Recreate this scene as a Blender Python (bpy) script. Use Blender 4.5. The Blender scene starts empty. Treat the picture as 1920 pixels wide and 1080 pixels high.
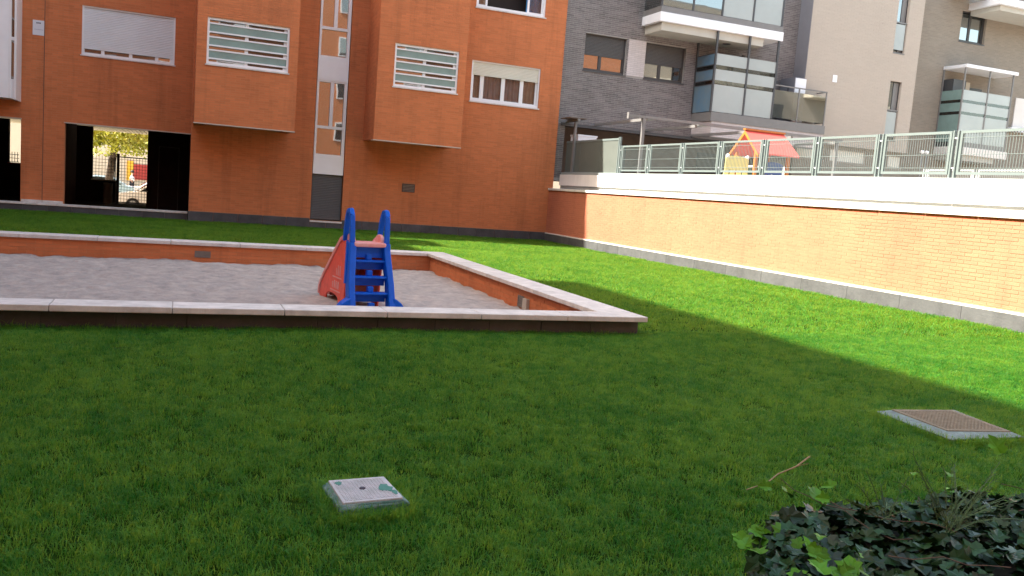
import bpy, bmesh, math, random
from mathutils import Vector, Matrix
random.seed(7)
scene = bpy.context.scene
COL = scene.collection
R = math.radians

# ------------------------------------------------------------------ camera
cam_data = bpy.data.cameras.new('camera')
cam = bpy.data.objects.new('camera', cam_data)
COL.objects.link(cam)
CR = ((0.929086, -0.361842, 0.076607), (0.030968, -0.130293, -0.990992), (0.368564, 0.923089, -0.109848))
EYE = Vector((0, 0, 1.45))
cam.matrix_world = Matrix(((CR[0][0], -CR[1][0], -CR[2][0], EYE.x),
                           (CR[0][1], -CR[1][1], -CR[2][1], EYE.y),
                           (CR[0][2], -CR[1][2], -CR[2][2], EYE.z),
                           (0, 0, 0, 1)))
cam_data.sensor_width = 36.0
cam_data.lens = 1593.2 / 1920 * 36
cam_data.clip_end = 2000
cam_data.clip_start = 0.05
scene.camera = cam

# ------------------------------------------------------------------ light
SUN_DIR = Vector((0.97, -0.19, -1.0)).normalized()
world = bpy.data.worlds.new('World')
scene.world = world
world.use_nodes = True
wn = world.node_tree
bg = wn.nodes['Background']
sky = wn.nodes.new('ShaderNodeTexSky')
sky.sky_type = 'NISHITA'
sky.sun_disc = False
sky.sun_elevation = R(45.3)
sky.sun_rotation = R(281.1)
sky.air_density = 1.0
sky.dust_density = 1.5
bg.inputs['Strength'].default_value = 0.14
tint = wn.nodes.new('ShaderNodeMix'); tint.data_type = 'RGBA'; tint.blend_type = 'MULTIPLY'
tint.inputs['Factor'].default_value = 1.0
tint.inputs[7].default_value = (1.14, 1.0, 0.78, 1)      # hazy, slightly warm city sky
wn.links.new(sky.outputs['Color'], tint.inputs[6])
wn.links.new(tint.outputs[2], bg.inputs['Color'])
sd = bpy.data.lights.new('sun', 'SUN')
sd.energy = 3.1
sd.angle = R(0.7)
sd.color = (1.0, 0.94, 0.84)
sun = bpy.data.objects.new('sun', sd)
COL.objects.link(sun)
sun.rotation_euler = SUN_DIR.to_track_quat('-Z', 'Y').to_euler()
sun.location = (-20, 10, 30)
scene.view_settings.view_transform = 'Standard'
scene.view_settings.look = 'None'
scene.view_settings.exposure = 2.52
scene.view_settings.gamma = 1
scene.view_settings.use_curve_mapping = False
scene.cycles.max_bounces = 8
scene.cycles.transparent_max_bounces = 12

# ------------------------------------------------------------------ materials
def newmat(name):
    m = bpy.data.materials.new(name)
    m.use_nodes = True
    nt = m.node_tree
    return m, nt, nt.nodes['Principled BSDF']

def mat(name, col, rough=0.7, var=0.12, scale=6.0, metal=0.0, spec=0.5, bump=0.0, col2=None, island=0.0, coat=0.0, ior=1.5, bscale=None, streak=0.0):
    """plain procedural material: colour broken up by noise at two sizes"""
    m, nt, b = newmat(name)
    N, L = nt.nodes, nt.links
    b.inputs['Roughness'].default_value = rough
    b.inputs['Metallic'].default_value = metal
    b.inputs['Specular IOR Level'].default_value = spec
    b.inputs['IOR'].default_value = ior
    b.inputs['Coat Weight'].default_value = coat
    geo = N.new('ShaderNodeNewGeometry')
    n1 = N.new('ShaderNodeTexNoise'); n1.inputs['Scale'].default_value = scale; n1.inputs['Detail'].default_value = 6
    n1.inputs['Roughness'].default_value = 0.65
    L.new(geo.outputs['Position'], n1.inputs['Vector'])
    mr = N.new('ShaderNodeMapRange')
    mr.inputs['From Min'].default_value = 0.3; mr.inputs['From Max'].default_value = 0.7
    L.new(n1.outputs['Fac'], mr.inputs['Value'])
    mix = N.new('ShaderNodeMix'); mix.data_type = 'RGBA'
    c2 = col2 if col2 else tuple(c * (1 - var * 1.6) for c in col)
    c1 = col if col2 else tuple(min(1, c * (1 + var)) for c in col)
    mix.inputs[6].default_value = (*c1, 1); mix.inputs[7].default_value = (*c2, 1)
    L.new(mr.outputs['Result'], mix.inputs['Factor'])
    out = mix.outputs[2]
    if island > 0:
        oi = N.new('ShaderNodeObjectInfo')
        ad = N.new('ShaderNodeMath'); ad.operation = 'ADD'
        L.new(geo.outputs['Random Per Island'], ad.inputs[0]); L.new(oi.outputs['Random'], ad.inputs[1])
        fr = N.new('ShaderNodeMath'); fr.operation = 'FRACT'; L.new(ad.outputs[0], fr.inputs[0])
        m2 = N.new('ShaderNodeMapRange'); m2.inputs['To Min'].default_value = 1 - island; m2.inputs['To Max'].default_value = 1 + island
        L.new(fr.outputs[0], m2.inputs['Value'])
        hsv = N.new('ShaderNodeHueSaturation'); L.new(m2.outputs['Result'], hsv.inputs['Value']); L.new(out, hsv.inputs['Color'])
        out = hsv.outputs['Color']
    if streak > 0:      # rain streaks and grime: noise drawn out downwards
        mp = N.new('ShaderNodeVectorMath'); mp.operation = 'MULTIPLY'; mp.inputs[1].default_value = (3.2, 3.2, 0.28)
        L.new(geo.outputs['Position'], mp.inputs[0])
        n3 = N.new('ShaderNodeTexNoise'); n3.inputs['Scale'].default_value = 1.0; n3.inputs['Detail'].default_value = 5; n3.inputs['Roughness'].default_value = 0.7
        L.new(mp.outputs[0], n3.inputs['Vector'])
        m3 = N.new('ShaderNodeMapRange'); m3.inputs['From Min'].default_value = 0.5; m3.inputs['From Max'].default_value = 0.75
        m3.inputs['To Min'].default_value = 1.0; m3.inputs['To Max'].default_value = 1 - streak
        L.new(n3.outputs['Fac'], m3.inputs['Value'])
        h3 = N.new('ShaderNodeHueSaturation'); L.new(m3.outputs['Result'], h3.inputs['Value']); L.new(out, h3.inputs['Color'])
        out = h3.outputs['Color']
    L.new(out, b.inputs['Base Color'])
    if bump > 0:
        n2 = N.new('ShaderNodeTexNoise'); n2.inputs['Scale'].default_value = bscale or scale * 8; n2.inputs['Detail'].default_value = 4
        L.new(geo.outputs['Position'], n2.inputs['Vector'])
        bp = N.new('ShaderNodeBump'); bp.inputs['Strength'].default_value = bump; bp.inputs['Distance'].default_value = 0.02
        L.new(n2.outputs['Fac'], bp.inputs['Height']); L.new(bp.outputs['Normal'], b.inputs['Normal'])
    return m

def glassmat(name, clear, tint=(0.9, 0.95, 0.93), refl=0.25, base=(0.02, 0.025, 0.025)):
    """window glass: part mirror, part see-through, the rest a dim body colour"""
    m, nt, b = newmat(name)
    N, L = nt.nodes, nt.links
    out = N['Material Output']
    gl = N.new('ShaderNodeBsdfGlossy'); gl.inputs['Roughness'].default_value = 0.015; gl.inputs['Color'].default_value = (0.95, 0.97, 0.97, 1)
    tr = N.new('ShaderNodeBsdfTransparent'); tr.inputs['Color'].default_value = (*tint, 1)
    b.inputs['Base Color'].default_value = (*base, 1); b.inputs['Roughness'].default_value = 0.2
    mx = N.new('ShaderNodeMixShader'); mx.inputs[0].default_value = clear
    L.new(b.outputs[0], mx.inputs[1]); L.new(tr.outputs[0], mx.inputs[2])
    geo = N.new('ShaderNodeNewGeometry')
    ns = N.new('ShaderNodeTexNoise'); ns.inputs['Scale'].default_value = 1.3
    L.new(geo.outputs['Position'], ns.inputs['Vector'])
    bp = N.new('ShaderNodeBump'); bp.inputs['Strength'].default_value = 0.012; bp.inputs['Distance'].default_value = 0.05
    L.new(ns.outputs['Fac'], bp.inputs['Height']); L.new(bp.outputs['Normal'], gl.inputs['Normal'])
    lw = N.new('ShaderNodeFresnel'); lw.inputs['IOR'].default_value = 1.5
    ma = N.new('ShaderNodeMath'); ma.operation = 'ADD'; ma.use_clamp = True; ma.inputs[1].default_value = refl
    L.new(lw.outputs[0], ma.inputs[0])
    m2 = N.new('ShaderNodeMixShader'); L.new(ma.outputs[0], m2.inputs[0])
    L.new(mx.outputs[0], m2.inputs[1]); L.new(gl.outputs[0], m2.inputs[2])
    L.new(m2.outputs[0], out.inputs['Surface'])
    return m

def brick_tex(name, c1, c2, mort):
    """brick pattern for walls outside the picture, where bricks are not built one by one"""
    m, nt, b = newmat(name)
    N, L = nt.nodes, nt.links
    tc = N.new('ShaderNodeNewGeometry')
    sep = N.new('ShaderNodeSeparateXYZ'); L.new(tc.outputs['Position'], sep.inputs[0])
    ad = N.new('ShaderNodeMath'); ad.operation = 'ADD'; L.new(sep.outputs['X'], ad.inputs[0]); L.new(sep.outputs['Y'], ad.inputs[1])
    cb = N.new('ShaderNodeCombineXYZ'); L.new(ad.outputs[0], cb.inputs['X']); L.new(sep.outputs['Z'], cb.inputs['Y'])
    br = N.new('ShaderNodeTexBrick'); L.new(cb.outputs[0], br.inputs['Vector'])
    br.inputs['Scale'].default_value = 1; br.inputs['Brick Width'].default_value = 0.25; br.inputs['Row Height'].default_value = 0.06
    br.inputs['Mortar Size'].default_value = 0.006
    br.inputs['Color1'].default_value = (*c1, 1); br.inputs['Color2'].default_value = (*c2, 1); br.inputs['Mortar'].default_value = (*mort, 1)
    L.new(br.outputs['Color'], b.inputs['Base Color']); b.inputs['Roughness'].default_value = 0.85
    return m

ORANGE = (0.55, 0.172, 0.062)
M = {}
M['brick_orange'] = mat('orange_brick', ORANGE, 0.85, 0.07, 0.7, island=0.09, streak=0.22, bump=0.15, bscale=60)
M['mortar_orange'] = mat('orange_mortar', (0.52, 0.205, 0.092), 0.95, 0.08, 5, streak=0.22)
M['brick_low'] = mat('garden_wall_brick', (0.50, 0.165, 0.088), 0.85, 0.07, 0.6, island=0.05, streak=0.16, bump=0.1, bscale=60)
M['mortar_low'] = mat('garden_wall_mortar', (0.54, 0.205, 0.112), 0.95, 0.08, 5)
M['brick_grey'] = mat('grey_brick', (0.175, 0.158, 0.155), 0.8, 0.08, 1.5, island=0.22, bump=0.15, bscale=60)
M['mortar_grey'] = mat('grey_mortar', (0.35, 0.33, 0.31), 0.95, 0.08, 5)
M['brick_beige'] = mat('beige_brick', (0.45, 0.395, 0.335), 0.85, 0.02, 0.6, island=0.025)
M['mortar_beige'] = mat('beige_mortar', (0.47, 0.41, 0.35), 0.95, 0.03, 5)
M['brick_taupe'] = mat('taupe_brick', (0.27, 0.235, 0.19), 0.85, 0.05, 1.0, island=0.07)
M['mortar_taupe'] = mat('taupe_mortar', (0.32, 0.28, 0.23), 0.95, 0.05, 5)
M['brick_white'] = mat('white_brick', (0.55, 0.50, 0.49), 0.85, 0.04, 2.0, island=0.06)
M['mortar_white'] = mat('white_mortar', (0.40, 0.37, 0.36), 0.95, 0.05, 5)
M['tex_orange'] = brick_tex('orange_brick_pattern', ORANGE, (0.44, 0.15, 0.055), (0.5, 0.26, 0.14))
M['tex_beige'] = brick_tex('beige_brick_pattern', (0.36, 0.335, 0.305), (0.34, 0.31, 0.28), (0.39, 0.36, 0.33))
M['tex_grey'] = brick_tex('grey_brick_pattern', (0.13, 0.12, 0.13), (0.1, 0.1, 0.105), (0.3, 0.29, 0.28))
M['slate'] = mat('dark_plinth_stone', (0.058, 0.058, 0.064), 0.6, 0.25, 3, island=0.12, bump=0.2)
M['slate_lit'] = mat('sunlit_plinth_stone', (0.088, 0.090, 0.090), 0.7, 0.18, 3, streak=0.2, island=0.07, bump=0.2)  # lighter copy of the plinth stone, with sunlight put into its colour
M['coping'] = mat('white_coping_stone', (0.62, 0.585, 0.55), 0.75, 0.13, 5, island=0.06, streak=0.25, bump=0.15)
M['coping_white'] = mat('bright_coping_stone', (0.72, 0.69, 0.62), 0.75, 0.08, 5, island=0.04, bump=0.1)
M['white_paint'] = mat('white_paint', (0.82, 0.83, 0.86), 0.55, 0.03, 2)
M['white_render'] = mat('white_render', (0.74, 0.71, 0.67), 0.85, 0.03, 1.2, streak=0.15)
M['cream_render'] = mat('cream_render', (0.60, 0.55, 0.45), 0.85, 0.04, 1.2)
M['frame_white'] = mat('white_window_frame', (0.78, 0.78, 0.80), 0.4, 0.02, 3)
M['shutter_white'] = mat('pale_roller_shutter', (0.70, 0.73, 0.76), 0.5, 0.03, 3)
M['shutter_cream'] = mat('cream_roller_shutter', (0.66, 0.64, 0.55), 0.5, 0.03, 3)
M['frame_dark'] = mat('dark_window_frame', (0.05, 0.048, 0.047), 0.45, 0.05, 3)
M['shutter_dark'] = mat('dark_roller_shutter', (0.085, 0.083, 0.083), 0.55, 0.05, 3)
M['steel_grey'] = mat('grey_painted_steel', (0.19, 0.185, 0.18), 0.45, 0.06, 4)
M['steel_dark'] = mat('dark_steel', (0.06, 0.062, 0.066), 0.45, 0.05, 4)
M['green_steel'] = mat('pale_green_painted_steel', (0.15, 0.185, 0.18), 0.45, 0.05, 4)
M['grey_kerb'] = mat('grey_green_kerb', (0.24, 0.27, 0.26), 0.7, 0.06, 3)
M['grey_strip'] = mat('pale_grey_strip', (0.33, 0.35, 0.34), 0.8, 0.06, 3)
M['screen'] = mat('grey_green_sheet', (0.105, 0.12, 0.105), 0.7, 0.05, 2)
M['purple_grey'] = mat('purple_grey_render', (0.20, 0.20, 0.225), 0.85, 0.05, 1.5)
M['dark_void'] = mat('painted_room_shade', (0.035, 0.028, 0.026), 0.9, 0.1, 3)  # shade of the rooms behind the windows, painted as a near-black colour
M['room'] = mat('room_shade_sheet', (0.10, 0.08, 0.07), 0.9, 0.1, 3)
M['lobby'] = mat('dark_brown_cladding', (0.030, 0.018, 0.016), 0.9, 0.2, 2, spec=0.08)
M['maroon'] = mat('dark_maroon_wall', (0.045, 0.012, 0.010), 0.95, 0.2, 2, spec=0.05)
M['brown_wall'] = mat('brown_porch_wall', (0.14, 0.10, 0.075), 0.85, 0.15, 1.0)
M['soffit'] = mat('pale_soffit', (0.50, 0.48, 0.42), 0.85, 0.05, 2)
M['ceil_wood'] = mat('slatted_ceiling', (0.42, 0.38, 0.26), 0.8, 0.15, 3)
M['frost'] = mat('frosted_glass_white', (0.38, 0.42, 0.41), 0.25, 0.06, 0.8)
M['frost_green'] = mat('frosted_glass_green', (0.20, 0.30, 0.28), 0.25, 0.10, 1.5)
M['frost_blue'] = mat('frosted_glass_blue_side', (0.16, 0.21, 0.23), 0.2, 0.2, 1.5, col2=(0.10, 0.20, 0.30))
M['glass'] = glassmat('window_glass', 0.0, refl=0.22)
M['glass_stair'] = glassmat('stair_window_glass', 0.0, refl=0.25)
M['glass_clear'] = glassmat('clear_glass', 0.8, tint=(0.95, 0.95, 0.95), refl=0.0)
M['glass_rail'] = glassmat('railing_glass', 0.85, tint=(0.80, 0.82, 0.80), refl=0.03)
M['glass_rail_refl'] = glassmat('reflective_railing_glass', 0.4, tint=(0.75, 0.8, 0.8), refl=0.20)
M['curtain'] = mat('grey_curtain', (0.36, 0.36, 0.42), 0.9, 0.15, 5)
M['curtain_net'] = mat('pale_net_curtain', (0.46, 0.39, 0.33), 0.9, 0.1, 4)
M['curtain_blue'] = mat('blue_curtain', (0.05, 0.30, 0.62), 0.85, 0.15, 5)
M['metal_edge'] = mat('pale_metal_ledge', (0.50, 0.42, 0.36), 0.5, 0.05, 4)
M['louvre'] = mat('grey_louvre_panel', (0.10, 0.10, 0.105), 0.55, 0.06, 4)
M['vent'] = mat('metal_grille', (0.20, 0.18, 0.16), 0.5, 0.08, 10)
M['vent_dark'] = mat('dark_grille', (0.09, 0.05, 0.04), 0.7, 0.1, 10)
M['plastic_grey'] = mat('beige_plastic_box', (0.42, 0.38, 0.32), 0.5, 0.05, 6)
M['soil'] = mat('soil_under_grass', (0.018, 0.045, 0.006), 1.0, spec=0.0, var=0.3, scale=5, bump=0.5)
M['sand'] = mat('grey_sand', (0.0,) * 3, 0.97, 0.2, 5.5, spec=0.1, col2=(0.275, 0.25, 0.235), bump=1.0, bscale=16)
for n in M['sand'].node_tree.nodes:
    if n.bl_idname == 'ShaderNodeMix':
        n.inputs[6].default_value = (0.46, 0.395, 0.35, 1)
M['paving'] = mat('pale_street_paving', (0.50, 0.44, 0.36), 0.9, 0.1, 0.8)
M['ground'] = mat('dry_ground', (0.28, 0.24, 0.19), 0.95, 0.1, 0.3)
M['terrace'] = mat('terrace_paving', (0.33, 0.30, 0.27), 0.9, 0.08, 1)
M['blue'] = mat('blue_plastic', (0.001, 0.105, 0.60), 0.42, 0.08, 9, spec=0.25, bump=0.05, bscale=40)
M['red'] = mat('red_plastic', (0.80, 0.095, 0.055), 0.45, 0.10, 9, bump=0.05, bscale=40)
M['red_faded'] = mat('sun_faded_red_plastic', (0.72, 0.42, 0.42), 0.5, 0.1, 4, col2=(0.74, 0.20, 0.16))
M['yellow'] = mat('yellow_plastic', (0.65, 0.42, 0.02), 0.45, 0.05, 6)
M['roof_red'] = mat('red_playhouse_roof', (0.66, 0.10, 0.08), 0.55, 0.05, 3)
M['wood_orange'] = mat('orange_varnished_wood', (0.46, 0.155, 0.03), 0.5, 0.12, 8)
M['play_yellow'] = mat('pale_yellow_play_panel', (0.75, 0.66, 0.22), 0.5, 0.05, 3)
M['play_blue'] = mat('blue_play_panel', (0.06, 0.12, 0.34), 0.5, 0.05, 3)
M['play_green'] = mat('dull_green_play_panel', (0.10, 0.15, 0.07), 0.5, 0.05, 3)
M['lid'] = mat('worn_lid_paint', (0.50, 0.495, 0.52), 0.75, 0.05, 14, bump=0.3, col2=(0.36, 0.38, 0.39))
M['collar'] = mat('flaking_green_collar', (0.035, 0.16, 0.13), 0.7, 0.2, 22, col2=(0.22, 0.30, 0.29), bump=0.4)
M['lid2'] = mat('brown_cast_lid', (0.245, 0.22, 0.165), 0.85, 0.15, 20, spec=0.2, col2=(0.17, 0.15, 0.115), bump=0.5)
M['collar2'] = mat('grey_green_concrete_collar', (0.19, 0.27, 0.27), 0.8, 0.15, 18, col2=(0.12, 0.15, 0.155), bump=0.4)
M['patch'] = mat('green_paint_patch', (0.03, 0.18, 0.14), 0.75, 0.2, 30, col2=(0.08, 0.22, 0.19))
M['ivy'] = mat('dark_ivy_leaf', (0.010, 0.046, 0.014), 0.38, 0.25, 5, island=0.55, spec=0.2, col2=(0.016, 0.040, 0.012))
M['ivy_young'] = mat('young_ivy_leaf', (0.065, 0.20, 0.008), 0.5, 0.2, 10, island=0.25, spec=0.15)
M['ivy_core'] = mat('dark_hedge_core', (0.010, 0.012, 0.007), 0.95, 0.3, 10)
M['stem'] = mat('brown_stem', (0.10, 0.06, 0.04), 0.8, 0.2, 20)
M['twig'] = mat('dry_twig', (0.24, 0.17, 0.08), 0.8, 0.15, 20)
M['weed'] = mat('feathery_weed', (0.06, 0.12, 0.035), 0.7, 0.2, 20)
M['bark'] = mat('tree_bark', (0.06, 0.042, 0.03), 0.9, 0.25, 6)
M['leaf_tree'] = mat('yellow_green_leaf', (0.34, 0.36, 0.02), 0.6, 0.3, 2, island=0.3)
M['bar'] = mat('dark_iron_bar', (0.02, 0.02, 0.02), 0.5, 0.1, 5)
M['far_wall'] = mat('cream_far_wall', (0.56, 0.46, 0.34), 0.9, 0.05, 0.3)
M['panel_yellow'] = mat('yellow_panel', (0.72, 0.38, 0.02), 0.6, 0.03, 1)
M['panel_red'] = mat('red_panel', (0.36, 0.03, 0.02), 0.6, 0.05, 1)
M['car_white'] = mat('white_car_paint', (0.72, 0.71, 0.68), 0.25, 0.02, 2, coat=0.6)
M['car_blue'] = mat('pale_blue_car_paint', (0.30, 0.42, 0.48), 0.25, 0.02, 2, coat=0.6)
M['tyre'] = mat('tyre_rubber', (0.015, 0.015, 0.015), 0.8, 0.1, 10)
M['rim'] = mat('wheel_rim', (0.35, 0.35, 0.36), 0.35, 0.05, 5, metal=0.8)
M['skin'] = mat('skin', (0.45, 0.25, 0.17), 0.6, 0.05, 5)
M['cloth_white'] = mat('white_shirt', (0.75, 0.76, 0.78), 0.9, 0.05, 5)
M['cloth_dark'] = mat('dark_trousers', (0.02, 0.02, 0.03), 0.9, 0.1, 5)
M['hair'] = mat('dark_hair', (0.015, 0.01, 0.008), 0.7, 0.1, 20)
M['roof'] = mat('flat_roof', (0.25, 0.24, 0.23), 0.9, 0.1, 1)
M['plaque'] = mat('white_plaque', (0.62, 0.62, 0.66), 0.5, 0.02, 3)
M['ink'] = mat('dark_print', (0.05, 0.05, 0.07), 0.7, 0.05, 3)
M['ink_faint'] = mat('faint_print', (0.33, 0.33, 0.40), 0.7, 0.05, 3)
M['lamp_shell'] = mat('pale_lamp_shell', (0.72, 0.60, 0.42), 0.5, 0.05, 5)
M['concrete'] = mat('pale_concrete', (0.30, 0.27, 0.22), 0.85, 0.1, 4)

# ------------------------------------------------------------------ building blocks
WLOC = {}     # world origin of every object made here
class Frame:
    """u runs along a wall, n outward from it, v up"""
    def __init__(s, O=(0, 0, 0), U=(1, 0, 0), N=(0, 1, 0)):
        s.O, s.U, s.N = Vector(O), Vector(U).normalized(), Vector(N).normalized()
    def p(s, u, n, v):
        return s.O + s.U * u + s.N * n + Vector((0, 0, v))
ID = Frame()
def south(Y):            # a wall facing the camera: u = world x, n toward the camera
    return Frame((0, Y, 0), (1, 0, 0), (0, -1, 0))
def west(X):             # a wall facing left: u = world y
    return Frame((X, 0, 0), (0, 1, 0), (-1, 0, 0))

class MB:
    def __init__(s, frame=ID): s.v, s.f, s.fr = [], [], frame
    def box(s, u0, u1, n0, n1, v0, v1):
        b = len(s.v)
        for n in (n0, n1):
            for u, v in ((u0, v0), (u1, v0), (u1, v1), (u0, v1)):
                s.v.append(s.fr.p(u, n, v))
        s.f += [(b, b+1, b+2, b+3), (b+7, b+6, b+5, b+4), (b, b+4, b+5, b+1), (b+1, b+5, b+6, b+2), (b+2, b+6, b+7, b+3), (b+3, b+7, b+4, b)]
        return s
    def pts(s, vs, fs):
        b = len(s.v)
        s.v += [s.fr.p(*v) for v in vs]
        s.f += [tuple(i + b for i in f) for f in fs]
        return s
    def prism(s, poly, a0, a1, axis='n'):
        """extrude polygon; axis n: poly=(u,v); axis u: poly=(n,v); axis v: poly=(u,n)"""
        k = len(poly)
        def P(q, a):
            return (q[0], a, q[1]) if axis == 'n' else ((a, q[0], q[1]) if axis == 'u' else (q[0], q[1], a))
        vs = [P(q, a0) for q in poly] + [P(q, a1) for q in poly]
        fs = [tuple(range(k)), tuple(range(2*k-1, k-1, -1))] + [(i, (i+1) % k, (i+1) % k + k, i + k) for i in range(k)]
        return s.pts(vs, fs)
    def tube(s, p0, p1, r0, r1=None, n=8):
        r1 = r0 if r1 is None else r1
        p0, p1 = Vector(p0), Vector(p1)
        d = (p1 - p0).normalized()
        a = d.cross(Vector((0, 0, 1)) if abs(d.z) < 0.9 else Vector((1, 0, 0))).normalized()
        c = d.cross(a)
        vs = []
        for p, r in ((p0, r0), (p1, r1)):
            for i in range(n):
                t = 2 * math.pi * i / n
                vs.append(tuple(p + a * math.cos(t) * r + c * math.sin(t) * r))
        fs = [(i, (i+1) % n, (i+1) % n + n, i + n) for i in range(n)] + [tuple(range(n)), tuple(range(2*n-1, n-1, -1))]
        return s.pts(vs, fs)
    def ball(s, c, r, seg=8, rings=6):
        vs = [(c[0], c[1], c[2] + r)]
        for j in range(1, rings):
            t = math.pi * j / rings
            for i in range(seg):
                a = 2 * math.pi * i / seg
                vs.append((c[0] + r*math.sin(t)*math.cos(a), c[1] + r*math.sin(t)*math.sin(a), c[2] + r*math.cos(t)))
        vs.append((c[0], c[1], c[2] - r))
        fs = [(0, 1+i, 1+(i+1) % seg) for i in range(seg)]
        for j in range(rings-2):
            for i in range(seg):
                a, b = 1 + j*seg + i, 1 + j*seg + (i+1) % seg
                fs.append((a, a+seg, b+seg, b))
        l = len(vs) - 1
        fs += [(l, l-seg+(i+1) % seg, l-seg+i) for i in range(seg)]
        return s.pts(vs, fs)
    def build(s, name, m, parent=None, bevel=0, smooth=False, kind=None, label=None, recalc=True, xf=None):
        vs = [xf @ Vector(p) for p in s.v] if xf else s.v
        lo = Vector((min(p.x for p in vs), min(p.y for p in vs), min(p.z for p in vs)))
        hi = Vector((max(p.x for p in vs), max(p.y for p in vs), max(p.z for p in vs)))
        o0 = Vector(((lo.x+hi.x)/2, (lo.y+hi.y)/2, lo.z))
        me = bpy.data.meshes.new(name)
        me.from_pydata([tuple(p - o0) for p in vs], [], s.f)
        if recalc:
            bm = bmesh.new(); bm.from_mesh(me)
            bmesh.ops.recalc_face_normals(bm, faces=bm.faces)
            bm.to_mesh(me); bm.free()
        me.materials.append(M[m] if isinstance(m, str) else m)
        if smooth:
            for p in me.polygons: p.use_smooth = True
        ob = bpy.data.objects.new(name, me)
        COL.objects.link(ob)
        WLOC[ob] = o0
        if parent is not None:
            ob.parent = parent; ob.location = o0 - WLOC[parent]
        else:
            ob.location = o0
        if bevel:
            bv = ob.modifiers.new('bevel', 'BEVEL'); bv.width = bevel; bv.segments = 2; bv.limit_method = 'ANGLE'
        if kind: ob['kind'] = kind
        if label: ob['label'] = label
        return ob

def tag(o, label=None, cat=None, group=None, kind=None):
    if label: o['label'] = label
    if cat: o['category'] = cat
    if group: o['group'] = group
    if kind: o['kind'] = kind
    return o

def thing(name, loc, label, cat, group=None):
    o = bpy.data.objects.new(name, None)
    COL.objects.link(o)
    o.location = loc; WLOC[o] = Vector(loc)
    o.empty_display_size = 0.3
    return tag(o, label, cat, group)

def copy_tree(o, off, parent=None):
    """copy a thing and its parts; off moves the whole copy"""
    c = o.copy(); COL.objects.link(c)
    WLOC[c] = WLOC[o] + Vector(off)
    if parent is None: c.location = WLOC[c]
    else: c.parent = parent
    for ch in list(o.children):
        copy_tree(ch, off, c)
    return c

def subtract(a, b, cuts):
    segs = [(a, b)]
    for c0, c1 in cuts:
        out = []
        for s0, s1 in segs:
            if c1 <= s0 or c0 >= s1: out.append((s0, s1)); continue
            if c0 > s0: out.append((s0, c0))
            if c1 < s1: out.append((c1, s1))
        segs = out
    return [t for t in segs if t[1] - t[0] > 0.012]

def wall(fr, u0, u1, v0, v1, holes, m, parent, name='wall', thick=0.3, face=0.0, label=None):
    """a wall slab with rectangular openings left free"""
    b = MB(fr)
    vs = sorted({v0, v1, *[min(max(h[2], v0), v1) for h in holes], *[min(max(h[3], v0), v1) for h in holes]})
    for a, c in zip(vs[:-1], vs[1:]):
        if c - a < 1e-4: continue
        mid = (a + c) / 2
        for s0, s1 in subtract(u0, u1, [(h[0], h[1]) for h in holes if h[2] < mid < h[3]]):
            b.box(s0, s1, face - thick, face, a, c)
    return b.build(name, m, parent, label=label)

def in_view(p):
    d = p - EYE
    z = CR[2][0]*d.x + CR[2][1]*d.y + CR[2][2]*d.z
    if z < 0.3: return False
    x = (CR[0][0]*d.x + CR[0][1]*d.y + CR[0][2]*d.z) / z * 1593.2
    y = (CR[1][0]*d.x + CR[1][1]*d.y + CR[1][2]*d.z) / z * 1593.2
    return abs(x) < 960 and abs(y) < 540

JOINT, COURSE, BL = 0.011, 0.06, 0.25
def lay_bricks(fr, u0, u1, v0, v1, holes, m, parent, store, proud=0.005, shift=0.0):
    """courses of bricks standing proud of the mortar, cut round openings"""
    row = int(v0 / COURSE); v = row * COURSE
    while v < v1 - 0.01:
        a, c = max(v, v0) , min(v + COURSE - JOINT, v1)
        if c - a > 0.012:
            cuts = [(h[0], h[1]) for h in holes if h[2] < c - 0.004 and h[3] > a + 0.004]
            off = (row % 2) * BL / 2 + shift
            for s0, s1 in subtract(u0, u1, cuts):
                k = math.floor((s0 - off) / BL)
                while True:
                    b0 = k * BL + off; b1 = b0 + BL - JOINT; k += 1
                    if b0 >= s1: break
                    c0, c1 = max(b0, s0), min(b1, s1)
                    if c1 - c0 < 0.012: continue
                    full = c1 - c0 > BL - JOINT - 1e-4 and c - a > COURSE - JOINT - 1e-4
                    store.append((fr, c0, c1, a, c, m, parent, proud, full))
        v += COURSE; row += 1

def brick_box(b, fr, c0, c1, a, c, proud, back):
    base = len(b.v)
    for n in (back, proud):
        for u, v in ((c0, a), (c1, a), (c1, c), (c0, c)):
            b.v.append(fr.p(u, n, v))
    i = base
    # outward faces only (the back is bedded in mortar)
    b.f += [(i+4, i+5, i+6, i+7), (i, i+1, i+5, i+4), (i+1, i+2, i+6, i+5), (i+2, i+3, i+7, i+6), (i+3, i, i+4, i+7)]

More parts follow.
